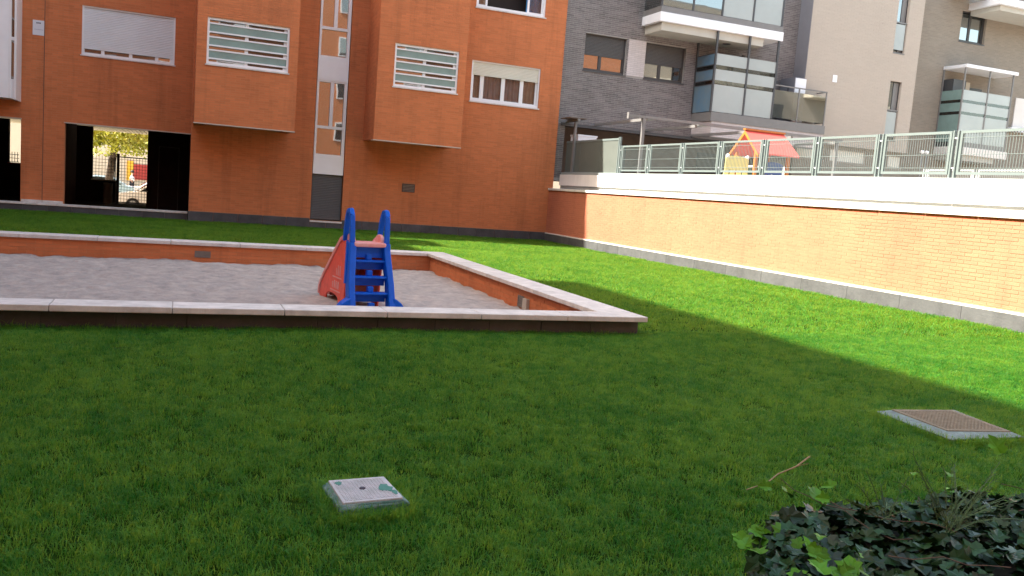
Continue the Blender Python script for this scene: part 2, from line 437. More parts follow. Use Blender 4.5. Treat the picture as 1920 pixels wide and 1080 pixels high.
BRICK_MESH = {}
def finish_bricks(store, limit=300):
    """the nearest whole bricks in view become objects of their own, the rest one mesh per wall"""
    cand = []
    for i, s in enumerate(store):
        fr, c0, c1, a, c, m, parent, proud, full = s
        if full:
            p = fr.p((c0+c1)/2, 0, (a+c)/2)
            if in_view(p):
                d = (p - EYE); cand.append((abs(fr.N.dot(d)) / d.length**3, i))
    cand.sort(reverse=True)
    single = {i for _, i in cand[:limit]}
    rest = {}
    for i, s in enumerate(store):
        fr, c0, c1, a, c, m, parent, proud, full = s
        jit = random.uniform(-0.0015, 0.0015)
        if i in single:
            key = (m,)
            if key not in BRICK_MESH:
                b = MB(Frame((0, 0, 0), (1, 0, 0), (0, -1, 0)))
                h = (BL - JOINT) / 2
                brick_box(b, b.fr, -h, h, 0, COURSE - JOINT, 0.005, -0.004)
                me = bpy.data.meshes.new('brick')
                me.from_pydata([tuple(p) for p in b.v], [], b.f)
                bm = bmesh.new(); bm.from_mesh(me); bmesh.ops.recalc_face_normals(bm, faces=bm.faces); bm.to_mesh(me); bm.free()
                me.materials.append(M[m]); BRICK_MESH[key] = me
            o = bpy.data.objects.new('brick', BRICK_MESH[key]); COL.objects.link(o)
            o.parent = parent
            o.location = fr.p((c0+c1)/2, jit, a) - WLOC[parent]
            o.rotation_euler = (0, 0, math.atan2(-fr.N.x, fr.N.y) + math.pi)
        else:
            rest.setdefault((parent, m), []).append((fr, c0, c1, a, c, proud + jit))
    for (parent, m), L in rest.items():
        b = MB()
        for fr, c0, c1, a, c, pr in L: brick_box(b, fr, c0, c1, a, c, pr, -0.004)
        b.build('brickwork', m, parent, kind='stuff')

# ================================================================== SETTING
# ground sheet, lawn round the sandpit, sand, street paving, terrace floor
g = MB().box(-500, 500, -500, 600, -1.05, -0.765).build('ground', 'ground'); tag(g, kind='structure')
SX1, SY0, SY1 = 4.80, 8.20, 16.05
lb = MB()
def grid_sheet(b, x0, x1, y0, y1, step, zf):
    nx, ny = max(1, int((x1-x0)/step)), max(1, int((y1-y0)/step))
    vs = [(x0+(x1-x0)*i/nx, y0+(y1-y0)*j/ny, 0) for j in range(ny+1) for i in range(nx+1)]
    vs = [(x, y, zf(x, y)) for x, y, _ in vs]
    fs = [(j*(nx+1)+i, j*(nx+1)+i+1, (j+1)*(nx+1)+i+1, (j+1)*(nx+1)+i) for j in range(ny) for i in range(nx)]
    b.pts(vs, fs)
def lawn_z(x, y):
    return -0.012 + 0.008 * math.sin(x*1.3 + y*0.7) + 0.006 * math.sin(y*1.9 - x*0.4)
grid_sheet(lb, -9, 11.9, -6, SY0, 0.4, lawn_z)
grid_sheet(lb, SX1, 11.9, SY0, SY1, 0.4, lawn_z)
grid_sheet(lb, -9, 11.9, SY1, 26.05, 0.4, lawn_z)
o = lb.build('lawn', 'soil', recalc=False); tag(o, kind='structure')
from mathutils import noise as mn
sb = MB()
rs_ = random.Random(77)
DENTS = [(rs_.uniform(-4.5, 4.5), rs_.uniform(8.6, 15.5), rs_.uniform(0.07, 0.14), rs_.uniform(0.012, 0.03)) for _ in range(120)]
DENTS += [(2.3 + rs_.gauss(0, .5), 10.2 + rs_.gauss(0, .6), rs_.uniform(0.08, 0.16), rs_.uniform(0.015, 0.035)) for _ in range(30)]
def dents(x, y):
    d = 0
    for a, c, r, h in DENTS:
        q = ((x-a)**2 + (y-c)**2)/r**2
        if q < 5: d += h*(math.exp(-q) - 0.45*math.exp(-(q-2.2)**2))
    return d
def sand_z(x, y):
    return -0.135 - dents(x, y) + 0.022*mn.noise(Vector((x*1.3, y*1.3, 3))) + 0.026*mn.noise(Vector((x*3.6, y*3.6, 1))) + 0.020*mn.noise(Vector((x*9, y*9, 7)))
grid_sheet(sb, -5, SX1, SY0, SY1, 0.055, sand_z)
grid_sheet(sb, -7, -5, SY0, SY1, 0.3, lambda x, y: -0.135)
o = sb.build('sand', 'sand', recalc=False, smooth=True); tag(o, kind='structure')
o = MB().box(-40, 40, 36.35, 90, -0.76, -0.75).build('street', 'paving'); tag(o, kind='structure')
o = MB().box(12.45, 36, -6, 27.2, -0.7, 2.05).build('terrace_floor', 'terrace'); tag(o, kind='structure')

# ================================================================== ORANGE BRICK BUILDING
OB = thing('apartment_building', (0, 26, 0), 'orange brick apartment block across the lawn with two bays and a stair window strip', 'building')
bricks = []
YL, YM, YB, HT = 26.4, 25.8, 24.3, 18.7
VT = 8.0    # bricks are laid one by one up to here, a little above the picture
# --- left wall over the passages
FL = south(YL)
holesL = [(-9.0, -3.97, -1, 2.46), (-2.93, 0.29, -1, 2.46), (-2.56, -0.21, 4.31, 5.62)]
wl = wall(FL, -12, 0.29, -0.3, 6.3, holesL, 'mortar_orange', OB, thick=0.28)
lay_bricks(FL, -5.2, -3.462, 0.30, 6.3, holesL, 'brick_orange', wl, bricks)
lay_bricks(FL, -3.438, 0.29, 0.30, 6.3, holesL, 'brick_orange', wl, bricks)
MB(FL).box(-3.458, -3.442, -0.01, 0.001, 0.3, 6.3).build('expansion_joint', 'vent_dark', OB)
MB(FL).box(-12, 0.29, -0.28, 0, 6.3, HT).build('upper_wall', 'tex_orange', OB)
# --- main wall
FM = south(YM)
ZS = 2.86
stair = (3.67, 4.60, 0.22, 12)
W4 = (8.39, 10.72, 4.24, 5.50)
holesM = [stair, W4, (8.39, 10.72, 4.24+ZS, 5.50+ZS)]
wm = wall(FM, 0.29, 11.47, -0.3, VT, holesM, 'mortar_orange', OB, thick=0.62)
hb = holesM + [(0.33, 2.92, 2.69, 20), (5.12, 7.72, 2.69, 20), (6.40, 6.81, 1.25, 1.51)]
lay_bricks(FM, 0.29, 11.47, 0.28, VT, hb, 'brick_orange', wm, bricks, shift=0.04)
wall(FM, 0.29, 11.47, VT, HT, [stair, (8.39, 10.72, VT, 5.5+ZS)], 'tex_orange', OB, name='upper_wall', thick=0.62)
# --- bays
def bay(x0, x1):
    win = (x0+0.25, x1-0.24, 4.23, 5.435) if x0 < 1 else (5.59, 7.49, 4.23, 5.435)
    fb = south(YB)
    bo = wall(fb, x0, x1, 2.69, VT-0.5, [win], 'mortar_orange', OB, name='bay', thick=0.3)
    lay_bricks(fb, x0, x1, 2.70, VT-0.5, [win], 'brick_orange', bo, bricks, shift=0.09)
    sw = west(x0)
    MB(sw).box(YB+0.3, YM, -0.28, 0, 2.69, VT-0.5).build('bay_side_wall', 'mortar_orange', bo)
    lay_bricks(sw, YB, YM, 2.70, VT-0.5, [], 'brick_orange', bo, bricks)
    MB().box(x1-0.28, x1, YB+0.3, YM, 2.69, VT-0.5).build('bay_side_wall', 'tex_orange', bo)
    MB().box(x0, x1, YB, YM, VT-0.5, 8.4).build('bay_upper_wall', 'tex_orange', bo)
    MB().box(x0-0.03, x1+0.03, YB-0.03, YM, 8.4, 8.46).build('bay_roof', 'coping', bo)
    MB().box(x0+0.28, x1-0.28, YB+0.3, YM, 2.72, 2.8).build('bay_soffit', 'soffit', bo)
    MB().box(x0-0.015, x1+0.015, YB-0.018, YB+0.30, 2.662, 2.689).build('bay_ledge', 'metal_edge', bo)
    return win
BW = [bay(0.33, 2.92), bay(5.12, 7.72)]

def barred_window(fr, w, parent):
    """sliding window behind white bars that hold three strips of green frosted glass"""
    u0, u1, v0, v1 = w
    H = v1 - v0
    b = MB(fr)
    for a in (u0, u1-0.055): b.box(a, a+0.055, -0.16, -0.03, v0, v1)
    b.box(u0+0.055, u1-0.055, -0.16, -0.03, v1-0.06, v1); b.box(u0+0.055, u1-0.055, -0.16, -0.03, v0, v0+0.07)
    wn = b.build('window', 'frame_white', parent)
    MB(fr).box(u0-0.03, u1+0.03, -0.1, 0.035, v0-0.035, v0-0.001).build('sill', 'coping', wn)
    mid = (u0+u1)/2 - 0.05
    MB(fr).box(mid-0.045, mid+0.045, -0.135, -0.085, v0+0.07, v1-0.06).build('mullion', 'frame_white', wn)
    MB(fr).box(u1-0.14, u1-0.056, -0.135, -0.085, v0+0.07, v1-0.06).build('mullion', 'frame_white', wn)
    MB(fr).box(u0+0.055, mid-0.045, -0.12, -0.115, v0+0.07, v1-0.06).build('pane', 'glass', wn)
    MB(fr).box(mid+0.045, u1-0.14, -0.12, -0.115, v0+0.07, v1-0.06).build('pane', 'glass_clear', wn)
    MB(fr).box(mid+0.02, u1-0.06, -0.23, -0.2, v0+0.05, v1-0.05).build('curtain', 'curtain_net', wn)
    MB(fr).box(u0-0.02, u1+0.02, -0.299, -0.28, v0-0.02, v1+0.02).build('room_shade_sheet', 'dark_void', wn)  # dark sheet close behind the panes in place of the unlit room
    for f0, f1 in ((0.12, 0.306), (0.41, 0.59), (0.69, 0.87)):
        a, c = v1 - H*f1, v1 - H*f0
        MB(fr).box(u0+0.055, u1-0.055, -0.062, -0.054, a, c).build('glass_strip', 'frost_green', wn)
        for t in (a, c):
            MB(fr).box(u0+0.055, u1-0.055, -0.074, -0.040, t-0.019, t+0.019).build('bar', 'frame_white', wn)
    return wn
for w in BW: barred_window(south(YB), w, OB)

def slats(b, u0, u1, v0, v1, n0, h=0.045):
    """roller shutter: rounded slats as small steps"""
    v = v0
    while v < v1 - 0.004:
        t = min(v + h, v1)
        d = 0.012
        b.pts([(u0, n0, v), (u1, n0, v), (u1, n0+d, v+(t-v)*0.25), (u0, n0+d, v+(t-v)*0.25), (u1, n0+d, v+(t-v)*0.8), (u0, n0+d, v+(t-v)*0.8), (u1, n0, t), (u0, n0, t)],
              [(0, 1, 2, 3), (3, 2, 4, 5), (5, 4, 6, 7)])
        v = t

def curtain(b, u0, u1, v0, v1, n0, folds=9, amp=0.02):
    k = folds * 6
    vs = []
    for i in range(k+1):
        u = u0 + (u1-u0)*i/k
        n = n0 + amp*math.sin(i/6*2*math.pi) + amp*0.5*math.sin(i*1.7)
        vs += [(u, n, v0), (u, n, v1)]
    b.pts(vs, [(2*i, 2*i+2, 2*i+3, 2*i+1) for i in range(k)])

def wide_window(fr, w, parent, shut, open_middle=False):
    u0, u1, v0, v1 = w
    b = MB(fr)
    W = u1 - u0
    for a in (u0, u1-0.05): b.box(a, a+0.05, -0.17, -0.035, v0, v1)
    b.box(u0+0.05, u1-0.05, -0.17, -0.035, v1-0.04, v1); b.box(u0+0.05, u1-0.05, -0.17, -0.035, v0, v0+0.085)
    wn = b.build('window', 'frame_white', parent)
    MB(fr).box(u0-0.03, u1+0.03, -0.15, 0.045, v0-0.035, v0-0.001).build('sill', 'coping', wn)
    top = v1 - 0.04
    sh = top - shut
    b = MB(fr); slats(b, u0+0.05, u1-0.05, sh, top, -0.075); b.box(u0+0.05, u1-0.05, -0.085, -0.055, sh-0.03, sh)
    b.build('shutter', 'shutter_cream', wn, recalc=False)
    xs = [0.0, 0.155, 0.475, 0.76, 1.0]
    inner0, iw = u0+0.05, W-0.10
    for i in range(4):
        a, c = inner0 + iw*xs[i], inner0 + iw*xs[i+1]
        if open_middle and i in (1, 2):
            continue
        t = 0.062
        b = MB(fr)
        for q in (a, c-t): b.box(q, q+t, -0.15, -0.105, v0+0.085, sh)
        b.box(a+t, c-t, -0.15, -0.105, v0+0.085, v0+0.12)
        b.build('sash', 'frame_white', wn)
        MB(fr).box(a+t, c-t, -0.132, -0.127, v0+0.12, sh-0.002).build('pane', 'glass_clear', wn)
        cb = MB(fr); curtain(cb, a, c, v0+0.06, v1, -0.24, folds=3 if i in (0, 3) else 5)
        if open_middle: mt = 'curtain_blue' if i == 3 else 'curtain_net'
        else: mt = 'curtain_net' if i in (0, 3) else 'curtain'
        cb.build('curtain', mt, wn, recalc=False)
    MB(fr).box(u0-0.02, u1+0.02, -0.61, -0.59, v0-0.02, v1+0.02).build('room_shade_sheet', 'dark_void', wn)
    return wn
wide_window(FM, W4, OB, 0.37)
wide_window(FM, (8.39, 10.72, 4.24+ZS, 5.50+ZS), OB, 0.30, True)

# --- closed shutter window over the passage
u0, u1, v0, v1 = -2.56, -0.21, 4.31, 5.62
b = MB(FL)
for a in (u0, u1-0.045): b.box(a, a+0.045, -0.15, -0.02, v0, v1)
b.box(u0+0.045, u1-0.045, -0.15, -0.02, v1-0.035, v1); b.box(u0+0.045, u1-0.045, -0.15, -0.02, v0, v0+0.07)
sw_ = b.build('window', 'frame_white', OB)
MB(FL).box(u0-0.03, u1+0.03, -0.1, 0.03, v0-0.03, v0-0.001).build('sill', 'coping', sw_)
b = MB(FL); slats(b, u0+0.045, u1-0.045, v0+0.17, v1-0.035, -0.06)
b.build('shutter', 'shutter_white', sw_, recalc=False)
for q in (0.0, 0.19, 0.50, 0.795, 0.965):
    a = u0+0.045 + (u1-u0-0.09)*q
    MB(FL).box(a, a+(0.02 if q == 0 else 0.085), -0.12, -0.07, v0+0.07, v0+0.17).build('mullion', 'frame_white', sw_)
MB(FL).box(u0+0.045, u1-0.045, -0.13, -0.122, v0+0.07, v0+0.17).build('pane', 'glass', sw_)
MB(FL).box(u0-0.01, u1+0.01, -0.279, -0.26, v0, v1).build('room_shade_sheet', 'dark_void', sw_)

# --- stair strip: white bands, tall windows, grey louvre panel at the foot
S0, S1 = 3.67, 4.60
st = MB(FM).box(S0, S1, -0.35, -0.30, 0.22, 12).build('stair_strip', 'dark_void', OB)
for k in range(4):
    z = ZS * k
    MB(FM).box(S0+0.02, S1-0.02, -0.2, -0.02, 1.60+z if k == 0 else 1.48+z, 2.14+z).build('white_band', 'white_paint', st)
    if k == 3: break
    a, c = 2.14+z, 4.34+z
    b = MB(FM)
    t = 0.06
    b.box(S0+0.02, S0+0.02+t, -0.14, -0.035, a, c); b.box(S1-0.02-t*1.5, S1-0.02, -0.14, -0.035, a, c)
    i0, i1 = S0+0.02+t, S1-0.02-t*1.5
    b.box(i0, i1, -0.14, -0.035, a, a+0.05); b.box(i0, i1, -0.14, -0.035, c-0.05, c); b.box(i0, i1, -0.14, -0.035, a+0.80, a+0.88)
    m_ = (i0+i1)/2 + 0.02
    b.box(m_-0.05, m_+0.05, -0.13, -0.04, a+0.88, c-0.05)
    wn = b.build('stair_window', 'frame_white', OB)
    MB(FM).box(i0, i1, -0.1, -0.094, a+0.05, a+0.80).build('pane', 'glass_stair', wn)
    MB(FM).box(i0, m_-0.05, -0.1, -0.094, a+0.88, c-0.05).build('pane', 'glass_stair', wn)
    MB(FM).box(m_+0.05, i1, -0.1, -0.094, a+0.88, c-0.05).build('pane', 'glass_stair', wn)
lv = MB(FM).box(S0+0.02, S1-0.02, -0.2, -0.1, 0.25, 1.595)
slats(lv, S0+0.03, S1-0.03, 0.26, 1.585, -0.098, 0.05)
lv.build('louvre_panel', 'louvre', OB, recalc=False)
MB(FM).box(S0-0.01, S1+0.01, -0.15, 0.05, 0.165, 0.215).build('louvre_sill', 'coping', OB)

# --- grille, small lamp shell
b = MB(FM).box(6.40, 6.81, -0.02, 0.012, 1.25, 1.51)
gv = b.build('wall_vent', 'vent_dark', OB)
for i in range(5):
    MB(FM).box(6.43, 6.78, 0.012, 0.024, 1.275+i*0.045, 1.290+i*0.045).build('vent_slat', 'vent', gv)
hl = MB(FM)
for i in range(6):
    t0, t1 = math.pi*(i/6-0.5), math.pi*((i+1)/6-0.5)
    hl.pts([(8.12, 0, 5.10+0.09*math.sin(t0)), (8.12+0.045*math.cos(t0), 0.05*math.cos(t0)+0.001, 5.10+0.09*math.sin(t0)),
            (8.12+0.045*math.cos(t1), 0.05*math.cos(t1)+0.001, 5.10+0.09*math.sin(t1)), (8.12, 0, 5.10+0.09*math.sin(t1))], [(0, 1, 2, 3)])
hl.build('wall_lamp_shell', 'lamp_shell', OB)

# --- plinths and copings of the building
def stones(fr, u0, u1, L, n0, n1, v0, v1, m, parent, name, bev=0.006, gap=0.006, jit=0.002):
    u = u0
    k = max(1, round((u1-u0)/L)); L = (u1-u0)/k
    for i in range(k):
        j = random.uniform(-jit, jit)
        MB(fr).box(u+i*L+gap/2, u+(i+1)*L-gap/2, n0, n1+j, v0, v1+j*0.6).build(name, m, parent, bevel=bev)
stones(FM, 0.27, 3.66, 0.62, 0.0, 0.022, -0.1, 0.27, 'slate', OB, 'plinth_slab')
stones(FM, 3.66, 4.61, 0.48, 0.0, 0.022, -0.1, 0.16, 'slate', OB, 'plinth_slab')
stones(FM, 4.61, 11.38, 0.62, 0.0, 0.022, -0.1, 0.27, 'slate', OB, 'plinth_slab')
FP = south(26.12)
MB(FP).box(-9, 0.26, -0.27, -0.001, -0.2, 0.17).build('passage_kerb', 'mortar_grey', OB)
stones(FP, -8.6, 0.255, 0.60, 0.0, 0.02, -0.1, 0.165, 'slate', OB, 'plinth_slab')
stones(FP, -8.6, 0.27, 1.25, -0.26, 0.045, 0.171, 0.228, 'coping', OB, 'coping_stone', bev=0.008)
stones(FL, -3.96, -2.94, 0.51, 0.0, 0.012, 0.2, 0.295, 'coping', OB, 'base_slab')
MB(FL).box(-2.95, 0.30, -0.28, 0.012, 2.432, 2.459).build('lintel_edge', 'metal_edge', OB)
MB(FL).box(-9.0, -3.96, -0.28, 0.012, 2.432, 2.459).build('lintel_edge', 'metal_edge', OB)

# --- passage under the building: back wall with openings, ceiling, lobby block
FX = south(36.0)
holes = [(-5.80, -5.42, 1.19, 2.76), (-3.05, -2.22, 0.80, 2.76), (-2.22, -1.02, -1, 2.76)]
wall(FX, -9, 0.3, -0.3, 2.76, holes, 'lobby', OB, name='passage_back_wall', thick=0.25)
MB(FX).box(-3.08, -2.20, -0.27, 0.03, 0.76, 0.80).build('parapet_coping', 'cream_render', OB)
MB(FX).box(-5.83, -5.40, -0.27, 0.03, 1.15, 1.19).build('parapet_coping', 'panel_red', OB)
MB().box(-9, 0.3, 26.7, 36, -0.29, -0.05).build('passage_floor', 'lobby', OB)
cb = MB()
for i in range(58): cb.box(-9+i*0.16, -9+i*0.16+0.13, 26.70, 41.4, 2.80, 2.84)
cb.build('slatted_ceiling', 'ceil_wood', OB, kind='stuff')
MB().box(-12, 0.29, 26.70, 41.5, 2.85, 6).build('floor_above', 'mortar_orange', OB)
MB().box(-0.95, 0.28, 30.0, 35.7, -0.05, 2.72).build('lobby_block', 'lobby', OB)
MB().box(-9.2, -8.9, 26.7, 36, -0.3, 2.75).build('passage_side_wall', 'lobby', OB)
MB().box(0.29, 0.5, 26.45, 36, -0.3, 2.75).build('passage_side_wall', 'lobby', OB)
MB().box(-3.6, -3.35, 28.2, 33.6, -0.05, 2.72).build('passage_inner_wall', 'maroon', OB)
b = MB().box(-0.62, -0.60, 29.97, 29.999, 0, 2.1).box(-0.02, 0.0, 29.97, 29.999, 0, 2.1).box(-0.60, -0.02, 29.97, 29.999, 2.08, 2.1)
b.build('lobby_door_frame', 'frame_dark', OB)
# --- body and roof
MB().box(-12, 11.47, 26.45, 41.5, 6.0, HT-0.05).build('building_core', 'tex_orange', OB)
MB().box(0.5, 11.47, 26.45, 36, -0.3, 6.0).build('building_core', 'tex_orange', OB)
MB().box(-12.1, 11.5, 26.42, 41.6, HT, HT+0.12).build('roof', 'roof', OB)
# --- white oriel at the left edge
FO = south(25.6)
orl = MB(FO).box(-5.7, -4.16, -0.8, 0.0, 2.91, 8.5).build('oriel', 'white_paint', OB)
b = MB(FO).box(-4.159, -4.10, -0.8, 0.0, 2.91, 8.5).box(-4.03, -3.98, -0.8, 0.0, 2.88, 8.5)
b.box(-4.10, -4.03, -0.8, -0.03, 2.9, 3.40).box(-4.10, -4.03, -0.8, -0.01, 4.38, 4.46)
b.build('oriel_frame', 'frame_white', orl)
MB(FO).box(-4.10, -4.03, -0.06, -0.05, 3.40, 4.38).build('pane', 'glass', orl)
MB(FO).box(-4.10, -4.03, -0.06, -0.05, 4.46, 8.5).build('pane', 'glass', orl)
finish_bricks(bricks)

# --- white plaque with print
pq = thing('wall_plaque', (-3.595, 26.37, 4.67), 'small white rectangular plaque with faint print high on the orange wall beside the joint', 'sign')
MB(FL).box(-3.73, -3.462, 0.008, 0.022, 4.675, 5.065).build('plate', 'plaque', pq)
b = MB(FL)
for i in range(4): b.box(-3.645+i*0.028, -3.625+i*0.028, 0.0225, 0.0235, 4.975, 5.012)
b.build('heading_print', 'ink', pq)
b = MB(FL)
for i in range(9): b.box(-3.69+i*0.024, -3.675+i*0.024, 0.0225, 0.0235, 4.815, 4.832)
b.build('line_print', 'ink_faint', pq)

# ================================================================== GARDEN WALL ON THE RIGHT
slope = 0.02
def skew(x_at):     # frame of the long wall: u = distance from the far corner toward the camera
    return Frame((x_at, 25.8, 0), (slope, -1, 0), (-1, -slope, 0))
FG = skew(11.34)
GW = thing('garden_wall', (11.5, 16, 0), 'long low orange brick wall along the right side of the lawn, mostly in sun', 'wall')
gb = []
LEN = 27.0
gw = MB(FG).box(0, LEN, -0.3, 0, 0.2, 1.655).build('wall', 'mortar_low', GW)
lay_bricks(FG, 0, 20.0, 0.28, 1.655, [], 'brick_low', gw, gb, proud=0.0035)
finish_bricks(gb)
stones(FG, 0.02, LEN, 1.0, 0.0, 0.05, 1.657, 1.73, 'coping_white', GW, 'coping_stone', bev=0.008)
MB(FG).box(0, LEN, -0.3, -0.001, 1.657, 1.722).build('coping_bed', 'coping_white', GW)
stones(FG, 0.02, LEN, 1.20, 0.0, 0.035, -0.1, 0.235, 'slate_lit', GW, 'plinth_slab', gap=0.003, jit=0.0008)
stones(FG, 0.02, LEN, 2.4, 0.0, 0.038, 0.2355, 0.272, 'coping_white', GW, 'plinth_cap', bev=0.006)

# ================================================================== TERRACE EDGE WALL
TW = thing('terrace_wall', (11.9, 16, 1.7), 'white rendered terrace parapet standing behind the low orange wall', 'wall')
MB(FG).box(0.1, LEN, -0.65, -0.352, 1.55, 1.85).build('grey_band', 'grey_strip', TW)
MB(FG).box(0.1, LEN, -0.65, -0.30, 1.851, 2.20).build('white_band', 'white_render', TW)
MB(FG).box(0.1, LEN, -0.66, -0.33, 2.201, 2.275).build('kerb', 'grey_kerb', TW, bevel=0.01)
for u in (4.6, 10.4, 15.2):
    MB(FG).box(u, u+0.012, -0.352, -0.349, 1.74, 1.85).build('joint', 'white_render', TW)

# ================================================================== TERRACE FENCE
def fence(fr, name, label, posts, n0, zb, zt, mtl, wires=True):
    F = thing(name, fr.p(sum(posts)/len(posts), n0, zb), label, 'fence')
    for u in posts:
        for s in (-0.045, 0.045):
            MB(fr).box(u+s-0.016, u+s+0.016, n0-0.03, n0+0.03, zb, zt+0.005).build('post', mtl, F, bevel=0.004)
        b = MB(fr)
        for z in (zb+0.17, zt-0.12):
            b.box(u-0.035, u+0.035, n0-0.012, n0+0.012, z-0.01, z+0.01)
        b.build('clamp', 'frame_white', F)
    for a, c in zip(posts[:-1], posts[1:]):
        a1, c1 = a+0.085, c-0.085
        b = MB(fr)
        t = 0.045
        b.box(a1, a1+t, n0-0.02, n0+0.02, zb+0.06, zt); b.box(c1-t, c1, n0-0.02, n0+0.02, zb+0.06, zt)
        b.box(a1+t, c1-t, n0-0.02, n0+0.02, zt-t, zt); b.box(a1+t, c1-t, n0-0.02, n0+0.02, zb+0.06, zb+0.06+t)
        pf = b.build('panel_frame', mtl, F)
        if wires:
            b = MB(fr)
            u = a1+t+0.03
            while u < c1-t:
                b.box(u-0.0035, u+0.0035, n0-0.004, n0+0.004, zb+0.06+t, zt-t); u += 0.052
            for z in (zt-t-0.07, (zb+zt)/2, zb+0.17):
                b.box(a1+t, c1-t, n0+0.004, n0+0.011, z-0.004, z+0.004)
            b.build('wire_mesh', mtl, pf, kind='stuff')
    return F
posts = [25.8-y for y in (22.12, 20.58, 18.94, 17.34, 15.74, 14.08, 12.42, 10.80, 9.16, 7.5, 5.8)]
fence(FG, 'terrace_fence', 'pale green steel mesh fence on the kerb of the white terrace parapet', posts, -0.5, 2.28, 3.07, 'green_steel')
F2 = Frame((19.0, 25.8, 0), (0, -1, 0), (-1, 0, 0))
fence(F2, 'terrace_fence', 'farther low pale mesh fence across the terrace, seen through the nearer fence', [8.0, 9.6, 11.2, 12.8, 14.4, 16.0], 0, 2.05, 2.98, 'grey_strip')

# solid sheet screens left of the fence
SCN = thing('privacy_screen', FG.p(2.0, -0.5, 2.28), 'solid grey-green sheet screen closing the left end of the terrace fence, half in shade', 'screen')
for a, c in ((0.05, 1.05), (1.07, 2.42), (2.44, 3.50)):
    MB(FG).box(a, c, -0.52, -0.49, 2.30, 3.24).build('screen_panel', 'screen', SCN)
    MB(FG).box(a, c, -0.535, -0.475, 3.241, 3.30).build('screen_rail', 'green_steel', SCN)
    MB(FG).box(a, c, -0.53, -0.48, 2.277, 2.30).build('screen_rail', 'green_steel', SCN)
for u in (3.53, 3.60):
    MB(FG).box(u-0.016, u+0.016, -0.53, -0.47, 2.28, 3.33).build('screen_post', 'green_steel', SCN)

# ================================================================== GREY BUILDING
GB = thing('apartment_building', (20, 26, 2), 'grey and beige brick apartment block with glazed balconies behind the terrace', 'building')
gbr = []
YG = 25.9
FGy = south(YG)
w1, w2 = (12.25, 13.80, 5.68, 6.87), (14.53, 16.10, 5.67, 6.87)
door = (16.75, 18.1, 4.73, 6.72)
hg = [w1, w2, door, (19.25, 19.85, 4.73, 6.45)]
ww = wall(FGy, 11.47, 20.9, 3.90, 10.2, hg, 'mortar_grey', GB, thick=0.3)
lay_bricks(FGy, 11.47, 20.72, 3.92, 9.6, hg + [(13.86, 14.52, 5.68, 6.87)], 'brick_grey', ww, gbr, shift=0.03)
pn = MB(FGy).box(13.86, 14.52, -0.0, 0.012, 5.68, 6.87).build('white_brick_panel', 'mortar_white', GB)
lay_bricks(FGy, 13.86, 14.52, 5.68, 6.87, [], 'brick_white', pn, gbr, proud=0.016)
MB(FGy).box(11.47, 20.9, -0.3, 0, 10.2, 15).build('upper_wall', 'tex_grey', GB)
pier = MB(FGy).box(11.47, 11.78, -0.3, 0, 2.0, 3.899).build('pier', 'mortar_grey', GB)
lay_bricks(FGy, 11.47, 11.78, 2.1, 3.899, [], 'brick_grey', pier, gbr)
MB().box(11.47, 20.7, 27.2, 27.45, 2.0, 3.9).build('porch_back_wall', 'brown_wall', GB)
MB().box(11.47, 20.7, 26.2, 27.2, 3.88, 3.95).build('porch_ceiling', 'brown_wall', GB)
MB().box(11.47, 36, 26.9, 37, 3.95, 14.9).build('building_core', 'tex_grey', GB)
MB().box(11.4, 36, 25.2, 37, 15, 15.12).build('roof', 'roof', GB)
for x, wd in ((13.4, 1.4), (17.8, 1.2)):
    dfr = MB().box(x, x+wd, 27.15, 27.199, 2.06, 3.5).build('porch_door', 'frame_dark', GB)

def dark_window(fr, w, split=0.42, sh=0.5):
    u0, u1, v0, v1 = w
    b = MB(fr)
    for a in (u0, u1-0.05): b.box(a, a+0.05, -0.2, -0.1, v0, v1)
    b.box(u0+0.05, u1-0.05, -0.2, -0.1, v1-0.04, v1); b.box(u0+0.05, u1-0.05, -0.2, -0.1, v0, v0+0.08)
    wn = b.build('window', 'frame_dark', GB)
    MB(fr).box(u0-0.02, u1+0.02, -0.2, 0.03, v0-0.04, v0-0.001).build('sill', 'steel_dark', wn)
    t = v1-0.04; m_ = t - (v1-v0)*sh
    if sh > 0:
        b = MB(fr); slats(b, u0+0.05, u1-0.05, m_, t, -0.13); b.box(u0+0.05, u1-0.05, -0.14, -0.115, m_-0.03, m_)
        b.build('shutter', 'shutter_dark', wn, recalc=False)
    c = u0 + (u1-u0)*split
    MB(fr).box(c-0.05, c+0.05, -0.19, -0.13, v0+0.08, m_-0.03).build('mullion', 'frame_dark', wn)
    MB(fr).box(u0+0.05, c-0.05, -0.17, -0.165, v0+0.08, m_-0.03).build('pane', 'glass_stair', wn)
    MB(fr).box(c+0.05, u1-0.05, -0.17, -0.165, v0+0.08, m_-0.03).build('pane', 'glass_stair', wn)
    MB(fr).box(u0, u1, -0.299, -0.25, v0, v1).build('room_shade_sheet', 'dark_void', wn)
    return wn
dark_window(FGy, w1); dark_window(FGy, w2)
dd = MB(FGy).box(door[0], door[1], -0.29, -0.2, door[2], door[3]).build('balcony_door', 'frame_dark', GB)
MB(FGy).box(door[0]+0.08, door[0]+0.62, -0.199, -0.19, door[2]+0.1, door[3]-0.1).build('pane', 'glass', dd)
MB(FGy).box(door[0]+0.72, door[1]-0.08, -0.199, -0.19, door[2]+0.1, door[3]-0.1).build('pane', 'glass', dd)
MB(FGy).box(19.25, 19.85, -0.29, -0.2, 4.73, 6.45).build('balcony_door', 'frame_dark', GB)

